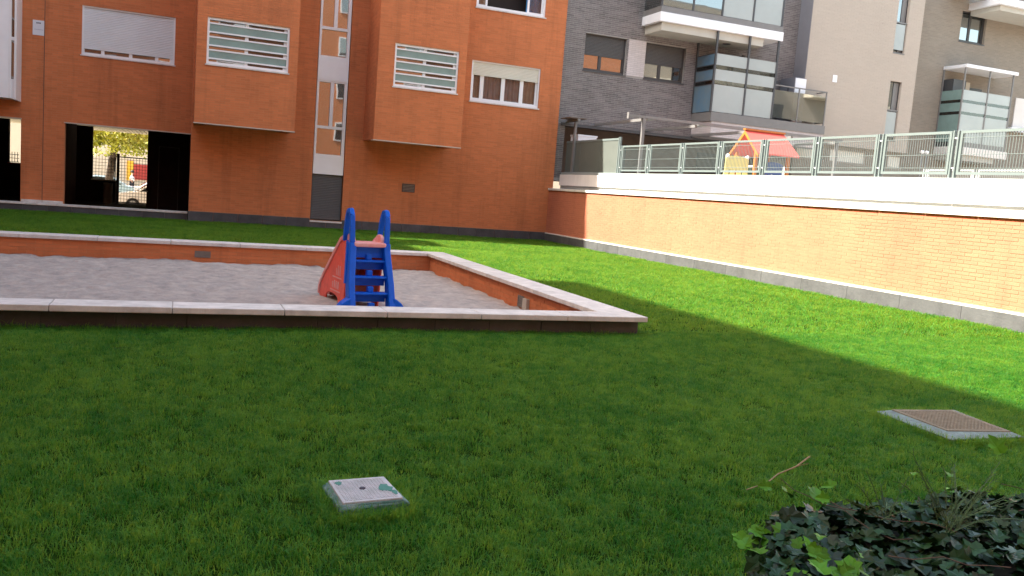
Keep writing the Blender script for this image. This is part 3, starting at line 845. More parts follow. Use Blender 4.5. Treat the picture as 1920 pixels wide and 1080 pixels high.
# --- upper balcony over the loggia
YF = 24.7
ub = MB().box(14.28, 19.16, YF, YG-0.001, 7.36, 7.655).build('upper_balcony', 'white_paint', GB, bevel=0.01)
MB().box(14.42, 18.45, YF+0.12, YG-0.001, 7.10, 7.359).build('soffit_box', 'soffit', ub)
MB().box(14.30, 19.14, YF+0.02, YF+0.08, 7.656, 7.84).build('base_rail', 'steel_grey', ub)
MB().box(14.30, 14.36, YF+0.08, YG-0.01, 7.656, 7.84).build('base_rail', 'steel_grey', ub)
xs = [14.31, 15.5, 16.63, 17.87, 19.06]
for x in xs: MB().box(x-0.03, x+0.03, YF+0.02, YF+0.07, 7.84, 9.9).build('post', 'steel_dark', ub)
for i, (a, c) in enumerate(zip(xs[:-1], xs[1:])):
    MB().box(a+0.03, c-0.03, YF+0.04, YF+0.05, 7.86, 9.6).build('glass_panel', 'glass_rail_refl' if i < 2 else 'frost', ub)
MB().box(14.33, 14.34, YF+0.1, YG-0.02, 7.86, 9.6).build('glass_panel', 'glass_rail_refl', ub)
dl = MB()
dl.tube((17.3, 25.3, 7.09), (17.3, 25.3, 7.12), 0.14, n=14)
dl.build('ceiling_light', 'steel_dark', ub)

# --- loggia and open balcony below
lg = MB().box(16.56, 21.38, YF, YG-0.001, 4.40, 4.70).build('lower_balcony', 'steel_grey', GB)
fw = MB().box(16.62, 20.71, YF+0.03, YG-0.002, 3.88, 4.399).build('balcony_beam', 'mortar_white', lg)
fwr = MB().box(20.711, 21.36, YF+0.03, 25.249, 3.88, 4.399).build('balcony_beam', 'mortar_white', lg)
FB = south(YF+0.03)
lay_bricks(FB, 16.62, 21.36, 3.89, 4.395, [], 'brick_white', GB, gbr)
lay_bricks(west(16.62), YF+0.03, YG, 3.89, 4.395, [], 'brick_white', GB, gbr)
for x in (16.55, 17.85, 19.04):
    MB().box(x-0.032, x+0.032, YF+0.02, YF+0.08, 4.70, 7.35).build('post', 'steel_dark', lg)
MB().box(16.52, 16.58, YG-0.07, YG-0.01, 4.70, 7.10).build('post', 'steel_dark', lg)
BANDS = ((4.72, 5.62), (5.76, 6.12), (6.26, 6.63))
def bands(a, c, axis, m, parent, z0=0, y=None, B=BANDS):
    for k, (p, q) in enumerate(B):
        if axis == 'x':
            MB().box(a, c, y, y+0.012, p+z0, q+z0).build('frosted_pane', m, parent)
            if k < 2: MB().box(a, c, y+0.002, y+0.008, q+z0, B[k+1][0]+z0).build('clear_pane', 'glass_rail', parent)
        else:
            MB().box(y, y+0.012, a, c, p+z0, q+z0).build('frosted_pane', m, parent)
            if k < 2: MB().box(y+0.002, y+0.008, a, c, q+z0, B[k+1][0]+z0).build('clear_pane', 'glass_rail', parent)
bands(16.582, 17.818, 'x', 'frost', lg, y=YF+0.045)
bands(17.882, 19.008, 'x', 'frost', lg, y=YF+0.045)
bands(YF+0.08, YG-0.07, 'y', 'frost_blue', lg, y=16.545)
for t in (5.62, 5.76, 6.12, 6.26, 6.63):
    MB().box(16.535, 16.565, YF+0.08, YG-0.07, t-0.012, t+0.012).build('rail', 'steel_dark', lg)
MB().box(19.072, 21.34, YF+0.02, YF+0.06, 5.86, 5.90).build('handrail', 'steel_grey', lg)
MB().box(21.30, 21.34, YF+0.06, 25.24, 5.86, 5.90).build('handrail', 'steel_grey', lg)
for x in (20.12, 21.32): MB().box(x-0.02, x+0.02, YF+0.02, YF+0.06, 4.70, 5.86).build('post', 'steel_grey', lg)
MB().box(19.08, 20.09, YF+0.035, YF+0.047, 4.78, 5.72).build('glass_panel', 'glass_rail_refl', lg)
MB().box(20.15, 21.29, YF+0.035, YF+0.047, 4.78, 5.72).build('glass_panel', 'glass_rail_refl', lg)
MB().box(21.31, 21.32, YF+0.07, 25.2, 4.78, 5.72).build('glass_panel', 'glass_rail_refl', lg)
lmp = MB(FGy); lmp.tube((18.35, 0.0, 6.86), (18.35, 0.12, 6.86), 0.02).tube((18.35, 0.12, 6.84), (18.35, 0.12, 6.90), 0.10, 0.03, 12)
lm = lmp.build('wall_lamp', 'steel_dark', GB)
MB(FGy).tube((18.35, 0.12, 6.66), (18.35, 0.12, 6.84), 0.045, 0.055, 10).build('lamp_glass', 'white_paint', lm)

# --- beige block
FBg = south(25.25)
wa, wb = (24.60, 25.14, 7.77, 10.1), (24.66, 25.22, 4.56, 6.74)
bw = wall(FBg, 20.72, 25.86, 4.14, 11.2, [wa, wb], 'mortar_beige', GB, thick=0.3)
lay_bricks(FBg, 20.72, 25.86, 4.15, 11.2, [wa, wb], 'brick_beige', bw, gbr, shift=0.06)
MB(FBg).box(20.72, 25.86, -0.3, 0, 11.2, 15).build('upper_wall', 'tex_beige', GB)
MB().box(20.70, 20.719, 25.255, YG, 4.401, 15).build('side_wall', 'purple_grey', GB)
MB().box(25.56, 25.859, 25.56, 26.5, 4.14, 15).build('side_wall', 'tex_beige', GB)
for w in (wa, wb):
    u0, u1, v0, v1 = w
    b = MB(FBg)
    for a in (u0, u1-0.035): b.box(a, a+0.035, -0.18, -0.1, v0, v1)
    b.box(u0+0.035, u1-0.035, -0.18, -0.1, v1-0.04, v1); b.box(u0+0.035, u1-0.035, -0.18, -0.1, v0, v0+0.05)
    wn = b.build('window', 'frame_dark', GB)
    zr = v0 + 1.08
    MB(FBg).box(u0+0.035, u1-0.035, -0.15, -0.145, v0+0.05, v1-0.04).build('pane', 'glass', wn)
    MB(FBg).box(u0+0.3, u1-0.035, -0.142, -0.12, v0+0.05, v1-0.04).build('side_sash', 'steel_grey', wn)
    MB(FBg).box(u0+0.002, u1-0.002, -0.06, -0.02, zr, zr+0.05).build('rail', 'steel_grey', wn)
    MB(FBg).box(u0+0.002, u1-0.05, -0.05, -0.04, v0+0.12, zr-0.03).build('railing_glass', 'frost', wn)
    MB(FBg).box(u0-0.01, u1+0.01, -0.1, 0.02, v0-0.04, v0-0.001).build('sill', 'steel_grey', wn)
MB(FBg).box(21.93, 22.13, 0.006, 0.03, 6.36, 6.62).build('small_white_box', 'white_paint', GB, bevel=0.01)
# base below the beige block
FBa = south(25.42)
cw = [(20.85, 22.12, 3.58, 3.99), (22.38, 24.06, 3.58, 3.99), (24.45, 24.84, 3.58, 3.99), (25.16, 25.83, 3.58, 3.99)]
bs = wall(FBa, 20.71, 25.9, 2.0, 4.139, cw, 'mortar_taupe', GB, name='base_wall', thick=0.3)
lay_bricks(FBa, 20.71, 25.9, 2.1, 4.13, cw, 'brick_taupe', bs, gbr)
for c in cw:
    MB(FBa).box(c[0], c[1], -0.12, -0.05, c[2], c[3]).build('cream_panel', 'shutter_cream', GB)
# --- recessed right part
FR = south(26.5)
wr = (29.16, 30.54, 8.98, 10.18)
rw = wall(FR, 25.86, 36, 2.0, 11.4, [wr], 'mortar_taupe', GB, thick=0.3)
lay_bricks(FR, 25.86, 34.2, 3.2, 11.4, [wr], 'brick_taupe', rw, gbr, shift=0.11)
MB(FR).box(25.86, 36, -0.3, 0, 11.4, 15).build('upper_wall', 'tex_beige', GB)
dark_window(FR, wr, 0.46, 0.0)
MB(FR).box(32.75, 35, 0.006, 0.05, 5.85, 7.1).build('white_wall_panel', 'white_render', GB)
MB(FR).box(32.4, 35, 0.006, 0.30, 5.68, 5.84).build('white_ledge', 'white_paint', GB)
# --- right balcony
YR = 25.4
rb = MB().box(28.55, 31.36, YR, 26.495, 4.37, 4.67).build('right_balcony', 'white_render', GB, bevel=0.01)
MB().box(28.65, 30.8, YR+0.12, 26.49, 4.15, 4.369).build('soffit_box', 'soffit', rb)
MB().box(28.53, 31.38, YR-0.02, 26.495, 7.735, 7.865).build('canopy_slab', 'white_paint', rb, bevel=0.01)
for x in (28.56, 29.9, 31.2): MB().box(x-0.025, x+0.025, YR+0.02, YR+0.07, 4.67, 7.735).build('post', 'steel_grey', rb)
MB().box(28.53, 28.58, 26.43, 26.48, 4.67, 7.735).build('post', 'steel_grey', rb)
B2 = ((4.86, 5.92), (6.04, 6.38), (6.50, 6.88))
bands(28.585, 29.875, 'x', 'frost', rb, y=YR+0.045, B=B2)
bands(29.925, 31.175, 'x', 'frost', rb, y=YR+0.045, B=B2)
bands(YR+0.07, 26.43, 'y', 'frost_green', rb, y=28.55, B=B2)
MB().box(28.56, 31.2, YR+0.03, YR+0.07, 4.671, 4.85).build('base_rail', 'steel_grey', rb)
MB().box(28.62, 29.3, 26.0, 26.49, 4.7, 7.35).build('cupboard', 'steel_dark', rb)
MB(FR).box(30.05, 30.75, 0.002, 0.03, 4.7, 7.2).build('balcony_door', 'frame_dark', rb)
MB(FR).box(29.45, 30.04, 0.002, 0.04, 5.1, 7.4).build('balcony_curtain', 'cream_render', rb)
# --- top right balcony seen from below
tb = MB().box(29.45, 34.2, 25.0, 26.495, 10.22, 10.48).build('top_balcony', 'white_paint', GB, bevel=0.01)
MB().box(29.6, 34.0, 25.15, 26.49, 10.02, 10.219).build('soffit_box', 'soffit', tb)
MB().box(28.3, 29.449, 25.5, 26.49, 10.62, 10.7).build('canopy_slab', 'steel_grey', tb)
finish_bricks(gbr)

# ================================================================== THINGS ON THE BALCONY AND TERRACE
cb_ = thing('cabinet', (20.4, 25.4, 4.7), 'tall grey-blue cabinet with white front standing on the open balcony', 'cabinet')
MB().box(20.10, 20.60, 25.02, 25.8, 4.70, 6.30).build('body', 'purple_grey', cb_, bevel=0.01)
MB().box(20.12, 20.58, 24.99, 25.019, 4.75, 6.27).build('door', 'white_paint', cb_)
MB().box(20.085, 20.099, 25.3, 25.36, 5.6, 5.95).build('handle', 'steel_dark', cb_)
wc = thing('storage_box', (12.3, 25.45, 2.05), 'white storage box behind the dark end of the sheet screen, under the pergola', 'box')
MB().box(11.95, 12.62, 25.2, 25.75, 2.06, 3.47).build('body', 'white_paint', wc)
MB().box(11.93, 12.64, 25.18, 25.77, 3.471, 3.52).build('lid', 'white_paint', wc)

# pergola
PG = thing('pergola', (14.5, 24, 2.05), 'grey steel pergola with long rafters on the terrace in front of the grey wall', 'pergola')
YP = 22.7
fbm = MB().box(12.35, 20.4, YP-0.04, YP+0.04, 3.99, 4.07).build('front_beam', 'steel_grey', PG)
MB().box(12.33, 12.36, YP-0.05, YP+0.05, 3.93, 4.12).build('beam_end_plate', 'steel_grey', PG)
for x in (12.88, 16.62, 20.2):
    MB().box(x-0.045, x+0.045, YP-0.04, YP+0.04, 2.05, 3.989).build('post', 'steel_grey', PG)
MB().box(11.77, 11.84, 25.1, 25.2, 2.05, 3.89).build('post', 'steel_grey', PG)
for x in (11.8, 12.85, 14.75, 16.6, 18.4, 20.2):
    y0 = YP+0.041 if x > 12 else 24.9
    MB().box(x-0.04, x+0.04, y0, 25.85, 3.90, 3.985).build('rafter', 'steel_grey', PG)
MB().box(11.6, 20.4, 25.80, 25.86, 3.80, 3.899).build('rear_beam', 'steel_dark', PG)
for x in (13.0, 14.9, 16.75):
    MB().box(x, x+0.36, YP+0.05, YP+0.9, 3.995, 4.015).build('roof_panel', 'grey_strip', PG)
MB().box(11.5, 12.1, 24.95, 25.7, 3.99, 4.02).build('roof_panel', 'brown_wall', PG)

# playhouse
PH = thing('playhouse', (15.5, 20.4, 2.05), 'small wooden playhouse with red gable roof behind the terrace fence', 'playhouse')
yc, xr0, xr1, zr, ze, hw = 20.35, 14.95, 16.05, 3.74, 3.10, 0.62
for s in (-1, 1):
    b = MB()
    y1 = yc + s*hw*1.08; z1 = ze
    b.pts([(xr0-0.12, yc, zr), (xr1+0.12, yc, zr), (xr1+0.22, y1, z1), (xr0-0.12, y1, z1),
           (xr0-0.12, yc, zr-0.04), (xr1+0.12, yc, zr-0.04), (xr1+0.22, y1, z1-0.04), (xr0-0.12, y1, z1-0.04)],
          [(0, 1, 2, 3), (7, 6, 5, 4), (0, 4, 5, 1), (1, 5, 6, 2), (2, 6, 7, 3), (3, 7, 4, 0)])
    b.build('roof_slope', 'roof_red', PH)
MB().box(xr0-0.15, xr1+0.14, yc-0.05, yc+0.05, zr, zr+0.05).build('ridge_board', 'wood_orange', PH)
for x in (xr0-0.10, ):
    for s in (-1, 1):
        b = MB()
        p0, p1 = Vector((x, yc, zr-0.01)), Vector((x, yc+s*hw*1.12, ze-0.05))
        b.pts([(x-0.03, p0.y, p0.z), (x+0.03, p0.y, p0.z), (x+0.03, p1.y, p1.z), (x-0.03, p1.y, p1.z),
               (x-0.03, p0.y, p0.z-0.1), (x+0.03, p0.y, p0.z-0.1), (x+0.03, p1.y, p1.z-0.08), (x-0.03, p1.y, p1.z-0.08)],
              [(0, 1, 2, 3), (7, 6, 5, 4), (0, 4, 5, 1), (1, 5, 6, 2), (2, 6, 7, 3), (3, 7, 4, 0)])
        b.build('bargeboard', 'wood_orange', PH)
for x in (xr0, xr1):
    for y in (yc-0.45, yc+0.45):
        MB().box(x-0.045, x+0.045, y-0.045, y+0.045, 2.05, 3.15).build('post', 'wood_orange', PH, bevel=0.01)
MB().box(xr0+0.05, xr1-0.05, yc+0.43, yc+0.46, 2.1, 2.75).build('side_panel', 'play_green', PH)
MB().box(xr0+0.04, xr0+0.2, yc-0.4, yc+0.4, 2.72, 2.76).build('counter', 'white_paint', PH)

def play_panel(name, x0, x1, y, z1, m, label, cat, knobs):
    P = thing(name, ((x0+x1)/2, y, 2.05), label, cat)
    W = x1-x0
    k = 12
    top = [(x0 + W*i/k, z1 + 0.05*math.sin(math.pi*i/k) - (0.0 if 0 < i < k else 0.03)) for i in range(k+1)]
    fr = south(y)
    zc = 2.05 + (z1-2.05)*0.62
    b = MB(fr)
    b.prism([(x0, zc)] + [(x1, zc)] + top[::-1], -0.02, 0.02, 'n')
    # fingers below with flared gaps
    ed = [0, 0.20, 0.27, 0.45, 0.55, 0.73, 0.80, 1.0]
    for i in range(0, 8, 2):
        a, c = ed[i], ed[i+1]
        sp = (i/2-1.5)*0.05
        b.prism([(x0+W*a, zc), (x0+W*c, zc), (x0+W*(c+sp), 2.06), (x0+W*(a+sp), 2.06)], -0.0195, 0.0195, 'n')
    b.build('board', m, P, bevel=0.006)
    MB().box(x0, x1, y+0.02, y+0.05, 2.22, 2.27).build('cross_rail', 'steel_grey', P)
    if knobs:
        for x in (x0+0.08, x1-0.02):
            MB().ball((x, y+0.02, z1+0.03), 0.06, 10, 7).build('knob', 'white_paint', P, smooth=True)
    return P
play_panel('play_panel', 14.02, 14.78, 20.0, 2.92, 'play_yellow', 'pale yellow play board with flared slots and round knobs, left of the playhouse', 'play panel', True)
play_panel('play_panel', 15.55, 16.25, 20.35, 2.88, 'play_blue', 'blue scalloped play board under the red playhouse roof', 'play panel', False)
PB = thing('post_pair', (23.0, 23.5, 2.05), 'left pair of slim grey posts with round caps in front of the cream base panels', 'posts', None)
for x in (22.86, 23.08):
    MB().tube((x, 23.5, 2.05), (x, 23.5, 4.02), 0.03).build('post', 'steel_grey', PB, smooth=True)
    MB().ball((x, 23.5, 4.07), 0.07).build('cap', 'white_paint', PB, smooth=True)
c = copy_tree(PB, (1.95, 0, 0)); tag(c, 'right pair of slim grey posts with round caps in front of the cream base panels')
PB['group'] = c['group'] = 'paired round-capped posts on the terrace'

# ================================================================== SANDPIT WALL
SW = thing('sandpit_wall', (0, 12, 0), 'low brick wall with white coping stones round the sandpit', 'wall')
sbk = []
X1o, X1i = 4.84, 4.52      # outer and inner wall faces on the right
# near run
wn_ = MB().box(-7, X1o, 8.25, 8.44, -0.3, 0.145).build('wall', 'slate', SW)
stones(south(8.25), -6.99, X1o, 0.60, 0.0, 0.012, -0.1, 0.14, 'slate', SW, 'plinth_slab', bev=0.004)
stones(south(8.13), -6.9, X1o+0.06, 0.98, -0.36, 0.0, 0.147, 0.205, 'coping', SW, 'coping_stone', bev=0.007)
# right run (inner face seen)
wr_ = MB().box(X1i, X1o, 8.44, 15.96, -0.3, 0.145).build('wall', 'mortar_orange', SW)
lay_bricks(west(X1i), 8.45, 15.66, -0.24, 0.14, [(10.62, 11.04, -0.13, 0.07)], 'brick_orange', wr_, sbk)
stones(Frame((X1o+0.055, 0, 0), (0, 1, 0), (-1, 0, 0)), 8.492, 16.06, 0.98, 0.0, 0.44, 0.147, 0.205, 'coping', SW, 'coping_stone', bev=0.007)
stones(west(X1o), 8.25, 16.0, 0.6, -0.012, 0.0, -0.1, 0.14, 'slate', SW, 'plinth_slab', bev=0.004)
# far run
wf_ = MB().box(-7, X1i-0.001, 15.66, 15.96, -0.3, 0.145).build('wall', 'mortar_orange', SW)
lay_bricks(south(15.66), -4.5, X1i, -0.24, 0.14, [(0.3, 0.56, -0.06, 0.05)], 'brick_orange', wf_, sbk)
stones(south(15.60), -6.9, X1o-0.388, 1.18, -0.46, 0.0, 0.147, 0.205, 'coping', SW, 'coping_stone', bev=0.007)
finish_bricks(sbk)
# grilles and boxes set in it
def grille(fr, u0, u1, v0, v1, parent, name='vent_grille'):
    b = MB(fr)
    t = 0.012
    b.box(u0, u1, 0.004, 0.016, v0, v0+t).box(u0, u1, 0.004, 0.016, v1-t, v1).box(u0, u0+t, 0.004, 0.016, v0+t, v1-t).box(u1-t, u1, 0.004, 0.016, v0+t, v1-t)
    b.box(u0+t, u1-t, 0.0, 0.006, v0+t, v1-t)
    o = b.build(name, 'vent', parent)
    k = 4
    for i in range(k):
        z = v0+t+(v1-v0-2*t)*(i+0.5)/k
        MB(fr).box(u0+t, u1-t, 0.006, 0.013, z-0.006, z+0.006).build('grille_slat', 'vent', o)
grille(south(15.66), 0.30, 0.56, -0.06, 0.05, SW)
grille(west(X1i), 10.82, 11.04, -0.115, 0.045, SW)
bx = MB(west(X1i)).box(10.63, 10.78, 0.0, 0.05, -0.125, 0.035).build('junction_box', 'plastic_grey', SW, bevel=0.006)

# ================================================================== SLIDE
SL = thing('slide', (2.3, 10.35, -0.13), 'plastic slide with blue ladder and faded red chute standing in the sand', 'slide')
XF = Matrix.Translation((2.275, 10.36, -0.14)) @ Matrix.Rotation(R(7), 4, 'Z')
HW = 0.245
def bar(b, p0, p1, wx, wy):
    """square bar between two points in a y-z plane"""
    p0, p1 = Vector(p0), Vector(p1)
    d = (p1-p0).normalized(); n = Vector((0, -d.z, d.y))
    vs = []
    for p in (p0, p1):
        for sx, sy in ((-1, -1), (1, -1), (1, 1), (-1, 1)):
            vs.append(tuple(p + Vector((sx*wx/2, 0, 0)) + n*sy*wy/2))
    b.pts(vs, [(0, 1, 2, 3), (7, 6, 5, 4), (0, 4, 5, 1), (1, 5, 6, 2), (2, 6, 7, 3), (3, 7, 4, 0)])
ZP = 0.80
for s in (-1, 1):
    # rail: a tapering channel leaning toward the platform
    b = MB()
    x0b, x0t = s*(HW+0.015), s*(HW-0.02)
    def ring(x, y, z, w, d): return [(x-w/2, y-d/2, z), (x+w/2, y-d/2, z), (x+w/2, y+d/2, z), (x-w/2, y+d/2, z)]
    secs = [ring(x0b, 0.0, 0.0, 0.085, 0.17), ring(x0b*0.98, 0.10, 0.35, 0.082, 0.15), ring(x0t, 0.21, 0.72, 0.085, 0.15), ring(x0t*0.99, 0.235, 0.84, 0.088, 0.15)]
    vs = [p for r in secs for p in r]
    fs = [(0, 1, 2, 3), (15, 14, 13, 12)]
    for k in range(3):
        for i in range(4): fs.append((4*k+i, 4*k+(i+1) % 4, 4*k+4+(i+1) % 4, 4*k+4+i))
    b.pts(vs, fs)
    b.build('ladder_rail', 'blue', SL, bevel=0.012, xf=XF)
    # outer flange
    b = MB(); bar(b, (s*(HW+0.055), 0.17, 0.33), (s*(HW+0.018), 0.27, 0.86), 0.018, 0.06)
    b.build('rail_flange', 'blue', SL, bevel=0.006, xf=XF)
    # handle loop with a slot
    b = MB(); x = s*(HW-0.02)
    path = [(0.20, 0.84), (0.215, 1.02), (0.235, 1.17), (0.28, 1.235), (0.36, 1.225), (0.42, 1.12), (0.46, 0.96), (0.48, 0.84)]
    path = [(p, q) for p, q in path]
    for (a0, a1), (c0, c1) in zip(path[:-1], path[1:]):
        bar(b, (x*(1.0+0.08*(a1-0.84)), a0, a1), (x*(1.0+0.08*(c1-0.84)), c0, c1), 0.06, 0.055)
    for p, q in path[1:-1]: b.ball((x, p, q), 0.031, 8, 6)
    b.build('handle', 'blue', SL, bevel=0.006, smooth=False, xf=XF)
    # curved outrigger foot
    b = MB()
    poly = [(s*(HW+0.03), 0.0), (s*(HW+0.20), 0.0), (s*(HW+0.185), 0.05), (s*(HW+0.14), 0.11), (s*(HW+0.08), 0.155), (s*(HW+0.03), 0.18)]
    b.prism(poly, -0.05, 0.10, 'n')
    b.build('stabiliser_foot', 'blue', SL, bevel=0.012, xf=XF)
for z in (0.235, 0.432, 0.628):
    y = 0.28*z/0.84 + 0.0
    st_ = MB().box(-HW+0.03, HW-0.03, y-0.07, y+0.07, z-0.028, z).build('step', 'blue', SL, bevel=0.008, xf=XF)
    MB().box(-HW+0.03, HW-0.03, y+0.035, y+0.06, z-0.125, z-0.028).build('step_riser', 'blue', st_, xf=XF)
MB().box(-HW+0.03, HW-0.03, 0.22, 0.26, 0.655, ZP-0.012).build('top_riser', 'blue', SL, xf=XF)
for a, c in ((0.0, 0.11), (0.235, 0.307), (0.432, 0.503), (0.628, 0.70)):
    y = 0.28*a/0.84
    MB().box(-0.035, 0.04, y-0.02, y+0.055, a, c).build('centre_post', 'blue', SL, bevel=0.01, xf=XF)
# red platform and chute
b = MB().box(-HW+0.035, HW-0.035, 0.15, 0.50, ZP-0.01, ZP+0.045)
b.build('platform', 'red_faded', SL, bevel=0.015, xf=XF)
prof = [(0.46, 0.825), (0.52, 0.805), (0.62, 0.745), (0.78, 0.625), (0.95, 0.495), (1.12, 0.365), (1.27, 0.25), (1.40, 0.165), (1.50, 0.13)]
b = MB()
vs = []; wch = 0.20
for y, z in prof:
    lip = 0.11
    vs += [(-wch-0.03, y, z+lip), (-wch, y, z+lip), (-wch+0.03, y, z+0.01), (-0.08, y, z-0.01), (0.08, y, z-0.01), (wch-0.03, y, z+0.01), (wch, y, z+lip), (wch+0.03, y, z+lip)]
fs = []
for k in range(len(prof)-1):
    for i in range(7): fs.append((8*k+i, 8*k+i+1, 8*k+8+i+1, 8*k+8+i))
b.pts(vs, fs)
ch = b.build('chute', 'red_faded', SL, xf=XF, smooth=True)
so = ch.modifiers.new('thick', 'SOLIDIFY'); so.thickness = 0.018
# rounded shoulders beside the platform
for s in (-1, 1):
    b = MB()
    k = 9
    poly = [(0.30 + 0.13*math.cos(math.pi*i/k), 0.845 + 0.10*math.sin(math.pi*i/k)) for i in range(k+1)] + [(0.16, 0.80), (0.50, 0.80)]
    poly = poly[:k+1] + [(0.14, 0.80), (0.50, 0.80)]
    b.prism([(y+0.06, z) for y, z in poly], s*(wch-0.01)-0.022, s*(wch-0.01)+0.022, 'u')
    b.build('shoulder', 'red_faded', SL, bevel=0.01, xf=XF)
# side skirts under the chute with arch and raised ribs
for s in (-1, 1):
    b = MB()
    x = s*(wch+0.025)
    poly = [(0.30, 0.80), (0.50, 0.86), (0.62, 0.82), (0.78, 0.70), (0.95, 0.57), (1.12, 0.44), (1.27, 0.325), (1.42, 0.20), (1.49, 0.0), (1.20, 0.0), (1.16, 0.075), (1.05, 0.11), (0.80, 0.11), (0.66, 0.08), (0.60, 0.0), (0.40, 0.0)]
    b.prism(poly, x-0.012, x+0.012, 'u')
    sk = b.build('side_skirt', 'red', SL, bevel=0.006, xf=XF)
    b = MB()
    for y0, y1, z0, z1 in ((0.55, 0.98, 0.15, 0.165), (0.62, 0.66, 0.19, 0.29), (0.70, 0.74, 0.19, 0.29), (0.78, 0.82, 0.19, 0.29), (0.86, 0.90, 0.19, 0.27), (0.52, 0.90, 0.33, 0.345), (0.56, 0.60, 0.37, 0.50), (0.64, 0.68, 0.37, 0.50), (0.72, 0.755, 0.37, 0.46)):
        b.box(x+s*0.011-0.006, x+s*0.011+0.006, y0, y1, z0, z1)
    b.build('raised_rib', 'red_faded', sk, xf=XF)
    b = MB()
    top = [(0.50, 0.885), (0.62, 0.845), (0.78, 0.725), (0.95, 0.595), (1.12, 0.465), (1.27, 0.35), (1.41, 0.24), (1.50, 0.15), (1.52, 0.03)]
    for (y0, z0), (y1, z1) in zip(top[:-1], top[1:]): bar(b, (x, y0, z0), (x, y1, z1), 0.055, 0.05)
    for y0, z0 in top[1:-1]: b.ball((x, y0, z0), 0.03, 8, 6)
    b.build('chute_edge', 'red_faded', SL, smooth=False, xf=XF, bevel=0.005)
MB().box(-0.10, 0.10, 1.46, 1.60, 0.0, 0.10).build('chute_foot', 'red_faded', SL, bevel=0.02, xf=XF)
MB().box(-0.11, -0.07, 0.55, 0.59, 0.0, 0.62).build('strut', 'yellow', SL, bevel=0.01, xf=XF)

# ================================================================== VALVE BOXES IN THE LAWN
def valve_box(name, top, base, z, mt, mc, label, ribs, studs):
    """top and base: corners nl, fl, fr, nr in world x,y"""
    cx, cy = sum(p[0] for p in top)/4, sum(p[1] for p in top)/4
    V = thing(name, (cx, cy, 0), label, 'valve box')
    b = MB()
    inset = [(cx+(p[0]-cx)*0.985, cy+(p[1]-cy)*0.985) for p in top]
    b.pts([(cx+(p[0]-cx)*0.93, cy+(p[1]-cy)*0.93, -0.03) for p in base] + [(p[0], p[1], 0.03) for p in base] + [(p[0], p[1], z-0.008) for p in top],
          [(i, (i+1) % 4, (i+1) % 4+4, i+4) for i in range(4)] + [(i+4, (i+1) % 4+4, (i+1) % 4+8, i+8) for i in range(4)] + [(8, 9, 10, 11)])
    b.build('collar', mc, V, bevel=0.006)
    b = MB()
    b.pts([(p[0], p[1], z-0.02) for p in inset] + [(p[0], p[1], z) for p in inset],
          [(0, 1, 5, 4), (1, 2, 6, 5), (2, 3, 7, 6), (3, 0, 4, 7), (4, 5, 6, 7)])
    lid = b.build('lid', mt, V, bevel=0.004)
    def Q(s, t):
        a = Vector(inset[0]).lerp(Vector(inset[3]), s); c = Vector(inset[1]).lerp(Vector(inset[2]), s)
        return a.lerp(c, t)
    b = MB()
    n = ribs
    for i in range(n):
        for j in range(n):
            s0, s1 = 0.06+0.88*i/n, 0.06+0.88*(i+0.72)/n
            t0, t1 = 0.06+0.88*j/n, 0.06+0.88*(j+0.72)/n
            q = [Q(s0, t0), Q(s1, t0), Q(s1, t1), Q(s0, t1)]
            b.pts([(p.x, p.y, z-0.001) for p in q] + [(p.x, p.y, z+0.0022) for p in q], [(4, 5, 6, 7), (0, 1, 5, 4), (1, 2, 6, 5), (2, 3, 7, 6), (3, 0, 4, 7)])
    b.build('lid_stud', mt, lid, kind='stuff')
    return V, Q, lid, z
V, Q, lid, z = valve_box('valve_box', [(0.707, 3.558), (0.690, 3.855), (0.962, 3.872), (0.986, 3.582)], [(0.694, 3.540), (0.662, 3.862), (0.982, 3.90), (1.020, 3.583)], 0.060, 'lid', 'collar',
    'worn pale square valve cover with green flaking sides, nearest in the shaded grass', 15, True)
def patch(Q, z, s, t, rs, rt, m, parent, seed):
    rnd = random.Random(seed); k = 14
    pts = [Q(s + rs*math.cos(2*math.pi*i/k)*rnd.uniform(0.6, 1.15), t + rt*math.sin(2*math.pi*i/k)*rnd.uniform(0.6, 1.15)) for i in range(k)]
    MB().prism([(p.x, p.y) for p in pts], z-0.001, z+0.0035, 'v').build('paint_patch', m, parent)
patch(Q, z, 0.13, 0.80, 0.07, 0.09, 'patch', lid, 1)
patch(Q, z, 0.84, 0.45, 0.12, 0.20, 'patch', lid, 2)
patch(Q, z, 0.93, 0.22, 0.05, 0.12, 'patch', lid, 5)
p = Q(0.46, 0.5); MB().tube((p.x, p.y, z), (p.x, p.y, z+0.006), 0.014, n=10).build('lock', 'ink', lid)
V, Q, lid, z = valve_box('valve_box', [(5.01, 4.22), (5.06, 4.78), (5.62, 4.72), (5.54, 4.14)], [(4.905, 4.10), (4.955, 4.82), (5.74, 4.80), (5.59, 4.08)], 0.055, 'lid2', 'collar2',
    'broad brown ribbed manhole cover in a grey-green concrete collar at the right of the lawn', 16, True)

